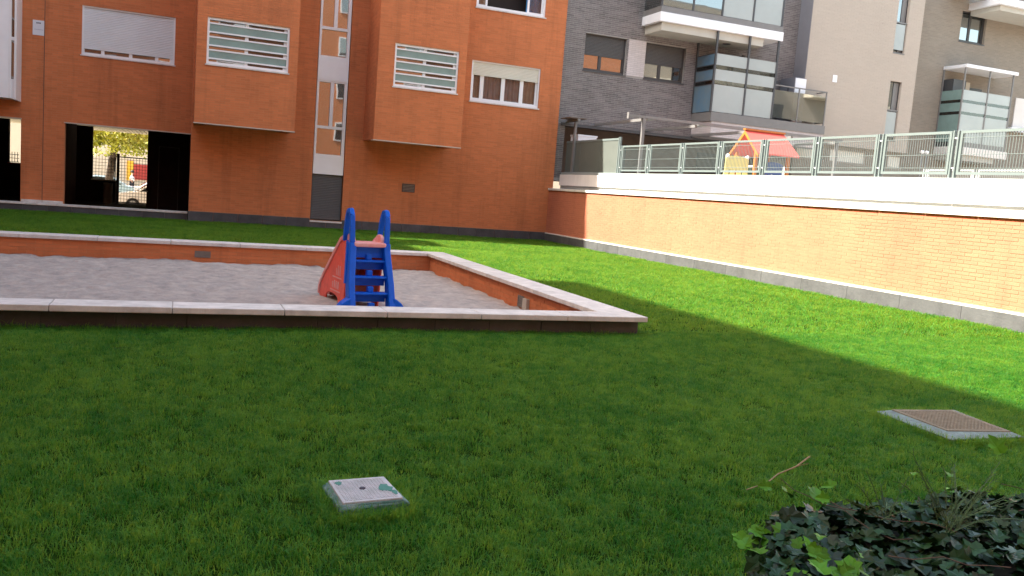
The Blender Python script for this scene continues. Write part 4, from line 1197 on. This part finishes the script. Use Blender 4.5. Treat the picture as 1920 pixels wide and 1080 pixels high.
# ================================================================== GRASS
def grass_mat(name, base, dry, tr):
    m, nt, b = newmat(name)
    N, L = nt.nodes, nt.links
    geo = N.new('ShaderNodeNewGeometry')
    n1 = N.new('ShaderNodeTexNoise'); n1.inputs['Scale'].default_value = 1.1; n1.inputs['Detail'].default_value = 5; n1.inputs['Roughness'].default_value = 0.7
    n2 = N.new('ShaderNodeTexNoise'); n2.inputs['Scale'].default_value = 9.0; n2.inputs['Detail'].default_value = 3
    L.new(geo.outputs['Position'], n1.inputs['Vector']); L.new(geo.outputs['Position'], n2.inputs['Vector'])
    ad = N.new('ShaderNodeMath'); ad.operation = 'ADD'; L.new(n1.outputs['Fac'], ad.inputs[0]); L.new(n2.outputs['Fac'], ad.inputs[1])
    a2 = N.new('ShaderNodeMath'); a2.operation = 'MULTIPLY_ADD'; L.new(geo.outputs['Random Per Island'], a2.inputs[0]); a2.inputs[1].default_value = 0.5
    L.new(ad.outputs[0], a2.inputs[2])
    mr = N.new('ShaderNodeMapRange'); mr.inputs['From Min'].default_value = 0.98; mr.inputs['From Max'].default_value = 1.52
    L.new(a2.outputs[0], mr.inputs['Value'])
    mix = N.new('ShaderNodeMix'); mix.data_type = 'RGBA'
    mix.inputs[6].default_value = (*base, 1); mix.inputs[7].default_value = (*dry, 1)
    L.new(mr.outputs['Result'], mix.inputs['Factor'])
    gt = N.new('ShaderNodeMath'); gt.operation = 'GREATER_THAN'; L.new(geo.outputs['Random Per Island'], gt.inputs[0]); gt.inputs[1].default_value = 0.965
    dm = N.new('ShaderNodeMix'); dm.data_type = 'RGBA'; L.new(gt.outputs[0], dm.inputs['Factor'])
    L.new(mix.outputs[2], dm.inputs[6]); dm.inputs[7].default_value = (0.15, 0.20, 0.05, 1)      # a few dry blades
    mix = dm
    L.new(mix.outputs[2], b.inputs['Base Color'])
    b.inputs['Roughness'].default_value = 0.5; b.inputs['Specular IOR Level'].default_value = 0.28
    tl = N.new('ShaderNodeBsdfTranslucent')
    tm = N.new('ShaderNodeMix'); tm.data_type = 'RGBA'; tm.blend_type = 'MULTIPLY'; tm.inputs['Factor'].default_value = 1
    tm.inputs[7].default_value = (10.5, 2.7, 4.5, 1); L.new(mix.outputs[2], tm.inputs[6]); L.new(tm.outputs[2], tl.inputs['Color'])
    ms = N.new('ShaderNodeMixShader'); ms.inputs[0].default_value = tr
    L.new(b.outputs[0], ms.inputs[1]); L.new(tl.outputs[0], ms.inputs[2])
    L.new(ms.outputs[0], N['Material Output'].inputs['Surface'])
    return m
M['grass'] = grass_mat('grass_blade', (0.006, 0.108, 0.005), (0.048, 0.225, 0.015), 0.42)

def tuft_mesh(name, nb, rad, h, w, seed):
    rnd = random.Random(seed)
    vs, fs = [], []
    for _ in range(nb):
        a = rnd.uniform(0, 6.283); r = rad*math.sqrt(rnd.random())
        x, y = r*math.cos(a), r*math.sin(a)
        ha = rnd.uniform(0, 6.283); hh = h*rnd.uniform(0.5, 1.15); lean = rnd.uniform(0.2, 1.35)*hh; ww = w*rnd.uniform(0.7, 1.3)
        dx, dy = math.cos(ha), math.sin(ha); px, py = -dy*ww/2, dx*ww/2
        b = len(vs)
        vs += [(x-px, y-py, -0.01), (x+px, y+py, -0.01),
               (x+dx*lean*0.35-px*0.8, y+dy*lean*0.35-py*0.8, hh*0.6), (x+dx*lean*0.35+px*0.8, y+dy*lean*0.35+py*0.8, hh*0.6),
               (x+dx*lean, y+dy*lean, hh*rnd.uniform(0.6, 1.0))]
        fs += [(b, b+1, b+3, b+2), (b+2, b+3, b+4)]
    me = bpy.data.meshes.new(name); me.from_pydata(vs, [], fs); me.materials.append(M['grass'])
    return me

def scatter(name, points, tufts, label, smin, smax, tilt=0.25):
    """one object: points with a random tuft instanced on each by geometry nodes"""
    me = bpy.data.meshes.new(name); me.from_pydata(points, [], [])
    ob = bpy.data.objects.new(name, me); COL.objects.link(ob)
    ng = bpy.data.node_groups.new(name + '_nodes', 'GeometryNodeTree')
    ng.interface.new_socket('Geometry', in_out='INPUT', socket_type='NodeSocketGeometry')
    ng.interface.new_socket('Geometry', in_out='OUTPUT', socket_type='NodeSocketGeometry')
    N, L = ng.nodes, ng.links
    gi, go = N.new('NodeGroupInput'), N.new('NodeGroupOutput')
    gi_out = gi.outputs[0]
    join = N.new('GeometryNodeJoinGeometry')
    n = len(tufts)
    idx = N.new('GeometryNodeInputIndex')
    md = N.new('FunctionNodeIntegerMath'); md.operation = 'MODULO'; L.new(idx.outputs[0], md.inputs[0]); md.inputs[1].default_value = n
    for k, t in enumerate(tufts):
        src = bpy.data.objects.new(name + '_source', t)
        oi = N.new('GeometryNodeObjectInfo'); oi.inputs['Object'].default_value = src; oi.transform_space = 'ORIGINAL'
        cmp_ = N.new('FunctionNodeCompare'); cmp_.data_type = 'INT'; cmp_.operation = 'EQUAL'
        ia = [s for s in cmp_.inputs if s.type == 'INT']
        L.new(md.outputs[0], ia[0]); ia[1].default_value = k
        ip = N.new('GeometryNodeInstanceOnPoints')
        L.new(gi_out, ip.inputs['Points']); L.new(cmp_.outputs[0], ip.inputs['Selection']); L.new(oi.outputs['Geometry'], ip.inputs['Instance'])
        rr = N.new('FunctionNodeRandomValue'); rr.data_type = 'FLOAT_VECTOR'
        rr.inputs[0].default_value = (-tilt, -tilt, 0); rr.inputs[1].default_value = (tilt, tilt, 6.283)
        rs = N.new('FunctionNodeRandomValue'); rs.data_type = 'FLOAT'; rs.inputs[2].default_value = smin; rs.inputs[3].default_value = smax
        L.new(rr.outputs[0], ip.inputs['Rotation']); L.new(rs.outputs[1], ip.inputs['Scale'])
        L.new(ip.outputs[0], join.inputs[0])
    L.new(join.outputs[0], go.inputs[0])
    md_ = ob.modifiers.new('scatter', 'NODES'); md_.node_group = ng
    tag(ob, label, 'grass', kind='stuff')
    return ob

BOXES = [(0.68, 1.0, 3.545, 3.885), (4.93, 5.66, 4.11, 4.80)]
def free(x, y):
    if x < SX1+0.07 and SY0-0.0 < y < SY1+0.05: return False
    if y > 25.76 and x > 0.2 or y > 26.08: return False
    if x > 11.31 + (25.8-y)*slope - 0.02: return False
    for a, b_, c_, d in BOXES:
        if a < x < b_ and c_ < y < d: return False
    return True
def spread(y0, y1, dens, seed):
    rnd = random.Random(seed); P = []
    x0 = lambda y: max(-8.9, -0.30*y - 1.0); x1 = lambda y: min(11.9, 1.75*y + 1.0)
    A = sum((x1(y0+(y1-y0)*(i+.5)/40) - x0(y0+(y1-y0)*(i+.5)/40))*(y1-y0)/40 for i in range(40))
    wmax = x1(y1) - x0(y1)
    k = 0
    while k < A*dens:
        y = rnd.uniform(y0, y1); x = rnd.uniform(x0(y1), x1(y1))
        if not (x0(y) <= x <= x1(y)): continue
        k += 1
        if free(x, y): P.append((x, y, lawn_z(x, y)))
    return P
tn = [tuft_mesh('grass_tuft', 30, 0.055, 0.038, 0.0032, s) for s in range(6)]
tf = [tuft_mesh('grass_tuft_far', 16, 0.09, 0.042, 0.0060, s+20) for s in range(4)]
scatter('grass', spread(1.6, 8.3, 620, 1), tn, 'short mown grass in the shaded front of the lawn', 0.7, 1.15)
scatter('grass', spread(8.3, 26.1, 260, 2), tf, 'short mown grass on the far lawn beyond the sandpit', 0.8, 1.1)
# longer clumps by covers, walls and hedge, and coarse tufts here and there
tl_ = [tuft_mesh('grass_clump', 16, 0.05, 0.075, 0.0035, s+40) for s in range(3)]
rnd = random.Random(5); P = []
for a, b_, c_, d in BOXES:
    for _ in range(240 if a < 2 else 620):
        t = rnd.random(); e = rnd.choice('abcd')
        x = a+(b_-a)*t if e in 'ab' else (a-0.02 if e == 'c' else b_+0.02)
        y = (c_-0.04 if e == 'a' else d+0.02) if e in 'ab' else c_+(d-c_)*t
        P.append((x+rnd.uniform(-.015, .015), y+rnd.uniform(-.015, .015), -0.012))
for _ in range(260):
    P.append((rnd.uniform(-2.5, 4.9), 8.2-rnd.uniform(0.0, 0.05), -0.02))
for _ in range(300):
    y = rnd.uniform(2, 9); x = rnd.uniform(-0.3*y-0.5, 1.5*y)
    if free(x, y): P.append((x, y, -0.015))
scatter('grass_clumps', P, tl_, 'slightly longer tufts round the covers and along the sandpit wall', 0.65, 1.05)

# ================================================================== IVY HEDGE
IH = thing('ivy_hedge', (2.9, 1.8, 0), 'dark ivy hedge with a few bright young leaves at the lower right corner', 'hedge')
def leaf_mesh(name, m, s, fold, seed):
    rnd = random.Random(seed)
    # five-lobed outline
    out = [(0, -0.30), (0.16, -0.38), (0.36, -0.22), (0.30, 0.0), (0.50, 0.22), (0.26, 0.28), (0.20, 0.42), (0.0, 0.68),
           (-0.20, 0.42), (-0.26, 0.28), (-0.50, 0.22), (-0.30, 0.0), (-0.36, -0.22), (-0.16, -0.38)]
    vs = [(0, 0, 0)]
    for x, y in out:
        x *= rnd.uniform(0.9, 1.1); y *= rnd.uniform(0.92, 1.08)
        vs.append((x*s, y*s, s*(fold*abs(x) - 0.25*max(0, y)**2 + rnd.uniform(-0.03, 0.03))))
    k = len(out)
    me = bpy.data.meshes.new(name); me.from_pydata(vs, [], [(0, 1+i, 1+(i+1) % k) for i in range(k)])
    me.materials.append(M[m])
    return me
HXR, HYF, HYN = 4.4, 2.30, 0.9
def HF(x): return HYF - 0.12*(x-1.9)
def HX(y): return 0.845*y      # the left end runs at a slant      # left end, right end, far edge, near edge
def hedge_top(x, y):
    return 0.485 + 0.02*math.sin(x*5+1) + 0.025*mn.noise(Vector((x*3, y*3, 0)))
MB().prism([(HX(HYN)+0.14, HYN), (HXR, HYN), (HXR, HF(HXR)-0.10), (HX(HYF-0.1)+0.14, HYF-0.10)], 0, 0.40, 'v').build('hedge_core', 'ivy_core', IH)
rnd = random.Random(11)
spots = []
for _ in range(6200):
    f = rnd.random()
    if f < 0.66:     # top
        y = rnd.uniform(HYN, HYF); x = rnd.uniform(HX(y), HXR)
        y = HYN + (HF(x)-HYN)*(y-HYN)/(HYF-HYN)
        e = min(1, (x-HX(y))/0.09, (HF(x)-y)/0.08)
        z = hedge_top(x, y) - 0.07*(1-e)**2 - rnd.uniform(0, 0.07); nrm = Vector((rnd.gauss(0, .45) - 0.5*(1-e), rnd.gauss(0, .45), 1))
    elif f < 0.86:   # far side
        x = rnd.uniform(HX(HYF), HXR); y = HF(x) - rnd.uniform(-0.03, 0.05); z = rnd.uniform(0.02, 0.42); nrm = Vector((rnd.gauss(0, .4), 1, rnd.uniform(0, 1)))
    else:            # left end
        y = rnd.uniform(HYN, HYF); x = HX(y) + rnd.uniform(-0.05, 0.06); z = rnd.uniform(0.0, 0.40); nrm = Vector((-1, rnd.gauss(0, .4), rnd.uniform(0.1, 1.2)))
    spots.append((Vector((x, y, z)), nrm.normalized(), rnd.uniform(0, 6.283), rnd.uniform(0.046, 0.084)))
lm_ = [leaf_mesh('leaf', 'ivy', 1, 0.35, s) for s in range(4)]
ly_ = [leaf_mesh('leaf', 'ivy_young', 1, 0.35, s+9) for s in range(3)]
vis = sorted([(-(s[3]/(s[0]-EYE).length) if in_view(s[0]) else 1, i) for i, s in enumerate(spots)])
single = {i for d, i in vis[:268] if d < 0}
def put_leaf(me, p, n, rot, sc, parent):
    o = bpy.data.objects.new('leaf', me); COL.objects.link(o); o.parent = parent
    o.location = p - WLOC[parent]
    q = n.to_track_quat('Z', 'Y').to_matrix() @ Matrix.Rotation(rot, 3, 'Z')
    o.rotation_euler = q.to_euler(); o.scale = (sc,)*3
restb = MB()
for i, (p, n, rot, sc) in enumerate(spots):
    if i in single: put_leaf(lm_[i % 4], p, n, rot, sc, IH)
    else:
        me = lm_[i % 4]
        mt = Matrix.Translation(p) @ (n.to_track_quat('Z', 'Y').to_matrix() @ Matrix.Rotation(rot, 3, 'Z')).to_4x4() @ Matrix.Scale(sc, 4)
        b0 = len(restb.v)
        restb.v += [mt @ v.co for v in me.vertices]
        restb.f += [tuple(j + b0 for j in f.vertices) for f in me.polygons]
restb.build('foliage', 'ivy', IH, kind='stuff', recalc=False)
# bright young leaves: along the left end and in a few sprays on top
for cx, cy, cz, k, sp in ((1.74, 1.84, 0.50, 7, 0.05), (1.78, 2.14, 0.40, 10, 0.06), (1.72, 1.72, 0.52, 7, 0.05), (1.50, 1.76, 0.40, 7, 0.06), (1.62, 1.70, 0.50, 4, 0.04), (2.15, 2.26, 0.50, 5, 0.10), (2.75, 2.27, 0.51, 4, 0.15), (1.66, 2.02, 0.44, 4, 0.05)):
    for _ in range(k):
        p = Vector((cx+rnd.gauss(0, sp), cy+rnd.gauss(0, sp*0.5), cz+rnd.gauss(0, 0.02)))
        put_leaf(rnd.choice(ly_), p, Vector((rnd.gauss(-.2, .4), rnd.gauss(-0.4, .4), 1)).normalized(), rnd.uniform(0, 6.28), rnd.uniform(0.04, 0.08), IH)
p = Vector((2.98, 2.28, 0.62)); put_leaf(ly_[0], p, Vector((-0.3, -0.8, 0.5)).normalized(), 0.4, 0.085, IH)
# trailing runners
b = MB()
for _ in range(26):
    p = Vector((rnd.uniform(2.1, 3.6), rnd.uniform(1.5, 2.1), 0)); p.z = hedge_top(p.x, p.y)+0.02
    d = Vector((rnd.gauss(0, 1), rnd.gauss(0, 1), 0)).normalized()
    for k in range(5):
        q = p + d*0.06 + Vector((rnd.gauss(0, .01), rnd.gauss(0, .01), rnd.gauss(0.0, 0.012)))
        b.tube(p, q, 0.0016, n=4); p = q
b.build('runner', 'stem', IH, kind='stuff')
# feathery grass plumes growing through the ivy
def plume(cx, cy, cz, n, ln, label, seed):
    rr = random.Random(seed)
    b = MB()
    for _ in range(n):
        a = rr.uniform(-0.6, 2.4); el = rr.uniform(0.25, 1.2)
        d = Vector((math.cos(a)*math.cos(el), math.sin(a)*math.cos(el)*0.7, math.sin(el)))
        p = Vector((cx+rr.gauss(0, .02), cy+rr.gauss(0, .02), cz)); L_ = ln*rr.uniform(0.5, 1.1)
        for k in range(6):
            q = p + d*(L_/6); d = (d + Vector((0, 0, -0.07))).normalized()
            b.tube(p, q, 0.0013, n=3)
            for s in range(3):
                w = (d + Vector((rr.gauss(0, .6), rr.gauss(0, .6), rr.gauss(0, .6)))).normalized()
                b.tube(q, q + w*0.022, 0.0007, n=3)
            p = q
    o = b.build('weed', 'weed', None)
    return tag(o, label, 'weed')
w_ = plume(2.30, 1.88, 0.50, 26, 0.26, 'feathery green weed growing out of the ivy, largest and rightmost', 1)
w2_ = plume(2.16, 2.02, 0.50, 9, 0.15, 'smaller feathery weed in the middle of the ivy', 2)
w_['group'] = w2_['group'] = 'feathery weeds in the ivy hedge'

# twig on the grass
TWG = MB()
pts = [Vector((2.76, 3.46, 0.035)), Vector((2.92, 3.50, 0.05)), Vector((3.07, 3.60, 0.055)), Vector((3.22, 3.64, 0.075)), Vector((3.38, 3.72, 0.10))]
for i in range(4): TWG.tube(pts[i], pts[i+1], 0.0028+0.0006*i, 0.0034+0.0006*i, 6)
TWG.tube(pts[3], pts[3]+Vector((0.05, -0.04, 0.03)), 0.003, 0.002, 5)
tag(TWG.build('twig', 'twig'), 'thin bare light-brown twig lying on the grass above the ivy', 'twig')

# ================================================================== THE STREET THROUGH THE PASSAGE
RL = thing('railing', (-2.63, 35.9, 0.8), 'dark iron railing on the parapet left of the passage gate', 'railing')
def bars(fr, u0, u1, v0, v1, du, dv, r, name, parent, spikes=0.0):
    b = MB(fr)
    u = u0
    while u <= u1+1e-4: b.box(u-r, u+r, -r, r, v0, v1+spikes); u += du
    v = v0
    while v <= v1+1e-4: b.box(u0, u1, -r*1.2, r*1.2, v-r, v+r); v += dv
    b.build(name, 'bar', parent, kind='stuff')
fq = south(35.9)
bars(fq, -3.02, -2.26, 0.84, 1.58, 0.105, 0.12, 0.007, 'bar_grid', RL, 0.12)
b = MB(fq).box(-3.05, -3.01, -0.02, 0.02, 0.80, 1.66).box(-2.27, -2.23, -0.02, 0.02, 0.80, 1.66); b.build('post', 'bar', RL)
RL2 = thing('railing', (-5.61, 35.9, 1.19), 'dark iron railing in the narrow opening at the far left', 'railing')
bars(fq, -5.77, -5.45, 1.22, 1.52, 0.09, 0.13, 0.010, 'bar_grid', RL2, 0.06)
GT = thing('gate', (-1.62, 35.85, -0.05), 'dark iron mesh gate at the far end of the passage', 'gate')
bars(south(35.85), -2.13, -1.05, 0.0, 1.62, 0.103, 0.115, 0.007, 'bar_grid', GT, 0.1)
b = MB(south(35.85)).box(-2.2, -2.10, -0.04, 0.04, -0.05, 1.82).box(-1.07, -1.02, -0.03, 0.03, -0.05, 1.80).box(-2.10, -1.07, -0.02, 0.02, 1.68, 1.72).box(-2.10, -1.07, -0.02, 0.02, -0.04, 0.0)
b.build('gate_frame', 'bar', GT)
PL = MB(); PL.tube((-2.42, 34.9, -0.05), (-2.42, 34.9, 0.70), 0.16, n=20)
tag(PL.build('round_pillar', 'concrete', smooth=False), 'short round pale pillar left of the passage gate', 'pillar')

fb_ = thing('apartment_building', (-4, 80, -0.76), 'cream building across the street, seen through the passage', 'building')
MB().box(-40, 40, 80, 92, -0.76, 14).build('wall', 'far_wall', fb_)
for x in range(-38, 38, 4):
    for z in (5.5, 8.6, 11.7):
        wv = MB().box(x, x+1.5, 79.96, 79.999, z, z+1.5).build('window', 'frame_dark', fb_)
MB().box(-40.2, 40.2, 79.8, 92, 14, 14.3).build('roof', 'roof', fb_)
MB().box(-4.12, -3.62, 79.9, 79.999, 0.1, 1.75).build('yellow_panel', 'panel_yellow', fb_)
MB().box(-3.6, -2.3, 79.9, 79.999, 0.2, 1.5).build('red_panel', 'panel_red', fb_)

# street tree
TR = thing('street_tree', (-2.95, 46, -0.76), 'leaning street tree with yellow-green leaves beyond the gate', 'tree')
b = MB()
tp = [Vector((-3.1, 46, -0.76)), Vector((-3.15, 46, 0.6)), Vector((-3.0, 46, 1.7)), Vector((-2.85, 46, 2.8)), Vector((-2.8, 46, 4.0)), Vector((-2.9, 46, 5.5))]
rad = [0.24, 0.19, 0.17, 0.15, 0.12, 0.08]
for i in range(5): b.tube(tp[i], tp[i+1], rad[i], rad[i+1], 10)
for a, z, l in ((0.3, 2.6, 2.2), (2.6, 2.9, 2.4), (1.5, 3.6, 2.0), (4.2, 3.2, 2.2), (5.4, 4.0, 1.8), (3.4, 4.5, 1.6)):
    b.tube((-2.85, 46, z), (-2.85+l*math.cos(a), 46+l*math.sin(a), z+0.9), 0.08, 0.03, 6)
b.build('trunk', 'bark', TR, smooth=True)
b = MB(); rt = random.Random(3)
cl = [(Vector((-2.85+rt.gauss(0, 2.0), 46+rt.gauss(0, 1.8), 3.9+rt.gauss(0, 1.2))), rt.uniform(0.5, 1.0)) for _ in range(60)] + [(Vector((-2.85+rt.gauss(0, 1.3), 45.5+rt.gauss(0, 1.0), 2.75+rt.gauss(0, 0.3))), rt.uniform(0.45, 0.8)) for _ in range(26)]
for c_, r_ in cl:
    for _ in range(120):
        v = Vector((rt.gauss(0, 1), rt.gauss(0, 1), rt.gauss(0, 0.8))).normalized()*r_*rt.uniform(0.5, 1.05)
        p = c_ + v
        if p.z < 1.75 or p.x < -6.5: continue
        a = Vector((rt.gauss(0, 1), rt.gauss(0, 1), rt.gauss(0, 1))).normalized(); s_ = a.cross(v).normalized()
        q = 0.09*rt.uniform(0.7, 1.3)
        b.pts([tuple(p - a*q), tuple(p + s_*q*0.6), tuple(p + a*q), tuple(p - s_*q*0.6)], [(0, 1, 2, 3)])
b.build('crown', 'leaf_tree', TR, recalc=False)

# parked cars
def car(loc, ang, m, label):
    C_ = thing('parked_car', loc, label, 'car', 'cars parked in the street beyond the gate')
    X = Matrix.Translation(loc) @ Matrix.Rotation(ang, 4, 'Z')
    prof = [(-2.1, 0.35), (-2.12, 0.62), (-2.0, 0.80), (-1.2, 0.92), (-0.55, 1.36), (0.1, 1.46), (0.95, 1.42), (1.65, 1.0), (2.02, 0.92), (2.1, 0.6), (2.05, 0.32)]
    b = MB(); b.prism(prof, -0.82, 0.82, 'n'); b.build('body', m, C_, bevel=0.06, xf=X)
    for s in (-1, 1):
        b = MB(); b.prism([(-1.0, 0.95), (-0.5, 1.31), (0.1, 1.39), (0.9, 1.36), (1.4, 1.02)], s*0.825-0.004, s*0.825+0.004, 'n'); b.build('side_window', 'glass', C_, xf=X)
        for x in (-1.3, 1.3):
            b = MB(); b.tube((x, s*0.74, 0.31), (x, s*0.86, 0.31), 0.31, n=18); w = b.build('wheel', 'tyre', C_, xf=X)
            b = MB(); b.tube((x, s*0.86, 0.31), (x, s*0.875, 0.31), 0.19, n=14); b.build('rim', 'rim', w, xf=X)
        b = MB().box(-2.14, -2.0, s*0.6-0.14, s*0.6+0.14, 0.58, 0.74); b.build('headlight', 'frost', C_, bevel=0.02, xf=X)
    b = MB(); b.pts([(-1.18, -0.7, 0.94), (-1.18, 0.7, 0.94), (-0.58, 0.62, 1.345), (-0.58, -0.62, 1.345), (-1.2, -0.7, 0.95), (-1.2, 0.7, 0.95), (-0.6, 0.62, 1.355), (-0.6, -0.62, 1.355)],
        [(0, 1, 2, 3), (7, 6, 5, 4), (0, 4, 5, 1), (1, 5, 6, 2), (2, 6, 7, 3), (3, 7, 4, 0)]); b.build('windscreen', 'glass', C_, xf=X)
    return C_
car((-0.72, 45.2, -0.75), R(2), 'car_white', 'nearest white parked car, its front wheel seen at the foot of the gate')
car((-4.4, 54, -0.75), R(0), 'car_blue', 'pale blue parked car beyond the white one')
car((-1.0, 57, -0.75), R(3), 'car_white', 'farther white parked car, right of the pale blue one')

# person walking on the far pavement
PE = thing('person', (-3.05, 66, -0.75), 'person in a white top and dark trousers striding along the street beyond the gate', 'person')
def skin_body(name, joints, edges, radii, m, parent):
    me = bpy.data.meshes.new(name); me.from_pydata([tuple(Vector(j)-WLOC[parent]) for j in joints], edges, [])
    me.materials.append(M[m])
    o = bpy.data.objects.new(name, me); COL.objects.link(o); o.parent = parent; WLOC[o] = WLOC[parent]
    sk = o.modifiers.new('skin', 'SKIN'); sk.use_smooth_shade = True
    for v, r in zip(me.skin_vertices[0].data, radii): v.radius = r
    me.skin_vertices[0].data[0].use_root = True
    sb_ = o.modifiers.new('sub', 'SUBSURF'); sb_.levels = 1; sb_.render_levels = 2
    return o
px, py, pz = -3.05, 66, -0.75
J = [(px, py, pz+0.95), (px, py, pz+1.2), (px, py, pz+1.42), (px+0.02, py, pz+1.52), (px+0.03, py, pz+1.60), (px+0.03, py, pz+1.70),
     (px, py-0.19, pz+1.40), (px-0.12, py-0.24, pz+1.15), (px+0.06, py-0.25, pz+0.96),
     (px, py+0.19, pz+1.40), (px+0.12, py+0.24, pz+1.15), (px+0.30, py+0.22, pz+1.05),
     (px, py-0.1, pz+0.90), (px+0.18, py-0.1, pz+0.50), (px+0.34, py-0.1, pz+0.09), (px+0.48, py-0.1, pz+0.05),
     (px, py+0.1, pz+0.90), (px-0.14, py+0.1, pz+0.50), (px-0.40, py+0.1, pz+0.16), (px-0.30, py+0.1, pz+0.06)]
E_ = [(0, 1), (1, 2), (2, 3), (3, 4), (4, 5), (2, 6), (6, 7), (7, 8), (2, 9), (9, 10), (10, 11), (0, 12), (12, 13), (13, 14), (14, 15), (0, 16), (16, 17), (17, 18), (18, 19)]
rd = [(0.13, 0.15), (0.12, 0.15), (0.12, 0.16), (0.055, 0.055), (0.09, 0.08), (0.085, 0.075)] + [(0.055, 0.055), (0.045, 0.045), (0.035, 0.035)]*2 + [(0.09, 0.09), (0.065, 0.065), (0.045, 0.045), (0.035, 0.045)]*2
body = skin_body('body', J, E_, rd, 'skin', PE)
skin_body('shirt', [J[0], J[1], J[2], J[6], J[7], J[9], J[10]], [(0, 1), (1, 2), (2, 3), (3, 4), (2, 5), (5, 6)], [(0.16, 0.18), (0.15, 0.18), (0.15, 0.19), (0.08, 0.08), (0.065, 0.065), (0.08, 0.08), (0.065, 0.065)], 'cloth_white', PE)
skin_body('trousers', [J[0], J[12], J[13], J[14], J[16], J[17], J[18]], [(0, 1), (1, 2), (2, 3), (0, 4), (4, 5), (5, 6)], [(0.15, 0.17), (0.11, 0.11), (0.085, 0.085), (0.065, 0.065), (0.11, 0.11), (0.085, 0.085), (0.065, 0.065)], 'cloth_dark', PE)
MB().ball((px+0.02, py, pz+1.70), 0.115, 10, 8).build('hair', 'hair', PE, smooth=True)

# ================================================================== BUILDINGS ROUND THE COURT, OUTSIDE THE PICTURE
def court_block(loc, label, boxes, wins, name='apartment_building'):
    T = thing(name, loc, label, 'building')
    for bxx in boxes: MB().box(*bxx).build('wall', 'tex_orange', T)
    return T
LBd = court_block((-10, 8, 0), 'orange brick block along the left of the court, casting the shade over the lawn', [(-14, -8, -14, 16.25, 0, 15.05), (-14, -8, 16.25, 26.3, 0, 13.65)], None)
MB().box(-9.5, -8.0, 23.15, 25.1, 13.651, 14.85).build('roof_hut', 'tex_orange', LBd)
b = MB(); b.tube((-8.02, 23.18, 14.85), (-8.02, 23.18, 17.2), 0.09, 0.05, 8); b.build('roof_mast', 'steel_grey', LBd)
MB().box(-14, -8.02, -14, 16.2, 15.051, 15.1).build('roof', 'roof', LBd)
for y in range(-12, 25, 4):
    for z in (4.2, 7.1, 10.0):
        w = MB().box(-8.02, -7.96, y, y+1.9, z, z+1.2).build('window', 'frame_white', LBd)
        MB().box(-7.97, -7.95, y+0.1, y+1.8, z+0.1, z+1.1).build('pane', 'glass', w)
RBd = court_block((4, -12, 0), 'orange brick block behind the viewpoint, mirrored in the windows', [(-8, 33, -16, -9, 0, 18.2)], None)
MB().box(-8, 33, -16, -9.02, 18.201, 18.3).build('roof', 'roof', RBd)
RB2 = thing('apartment_building', (46, -12, 0), 'beige block behind the viewpoint with cream balcony slabs, mirrored in the balcony glass', 'building')
MB().box(33.01, 64, -16, -9, 0, 17).build('wall', 'mortar_taupe', RB2)
MB().box(33.01, 64, -16, -9.02, 17.001, 17.1).build('roof', 'roof', RB2)
for z in (5.2, 8.2, 11.2, 14.2):
    MB().box(35, 43, -8.99, -7.8, z, z+0.3).build('balcony_slab', 'cream_render', RB2)
    MB().box(48, 58, -8.99, -7.8, z, z+0.3).build('balcony_slab', 'cream_render', RB2)
    MB().box(44.5, 46, -8.99, -8.9, z+1.0, z+2.2).build('window', 'frame_dark', RB2)
for x in range(-6, 31, 4):
    for z in (4.2, 7.1, 10.0, 12.9, 15.8):
        w = MB().box(x, x+2.0, -9.0, -8.94, z, z+1.25).build('window', 'frame_white', RBd)
        MB().box(x+0.08, x+0.95, -8.95, -8.93, z+0.08, z+1.17).build('pane', 'glass', w)
        MB().box(x+1.05, x+1.92, -8.95, -8.93, z+0.08, z+1.17).build('pane', 'shutter_white', w)
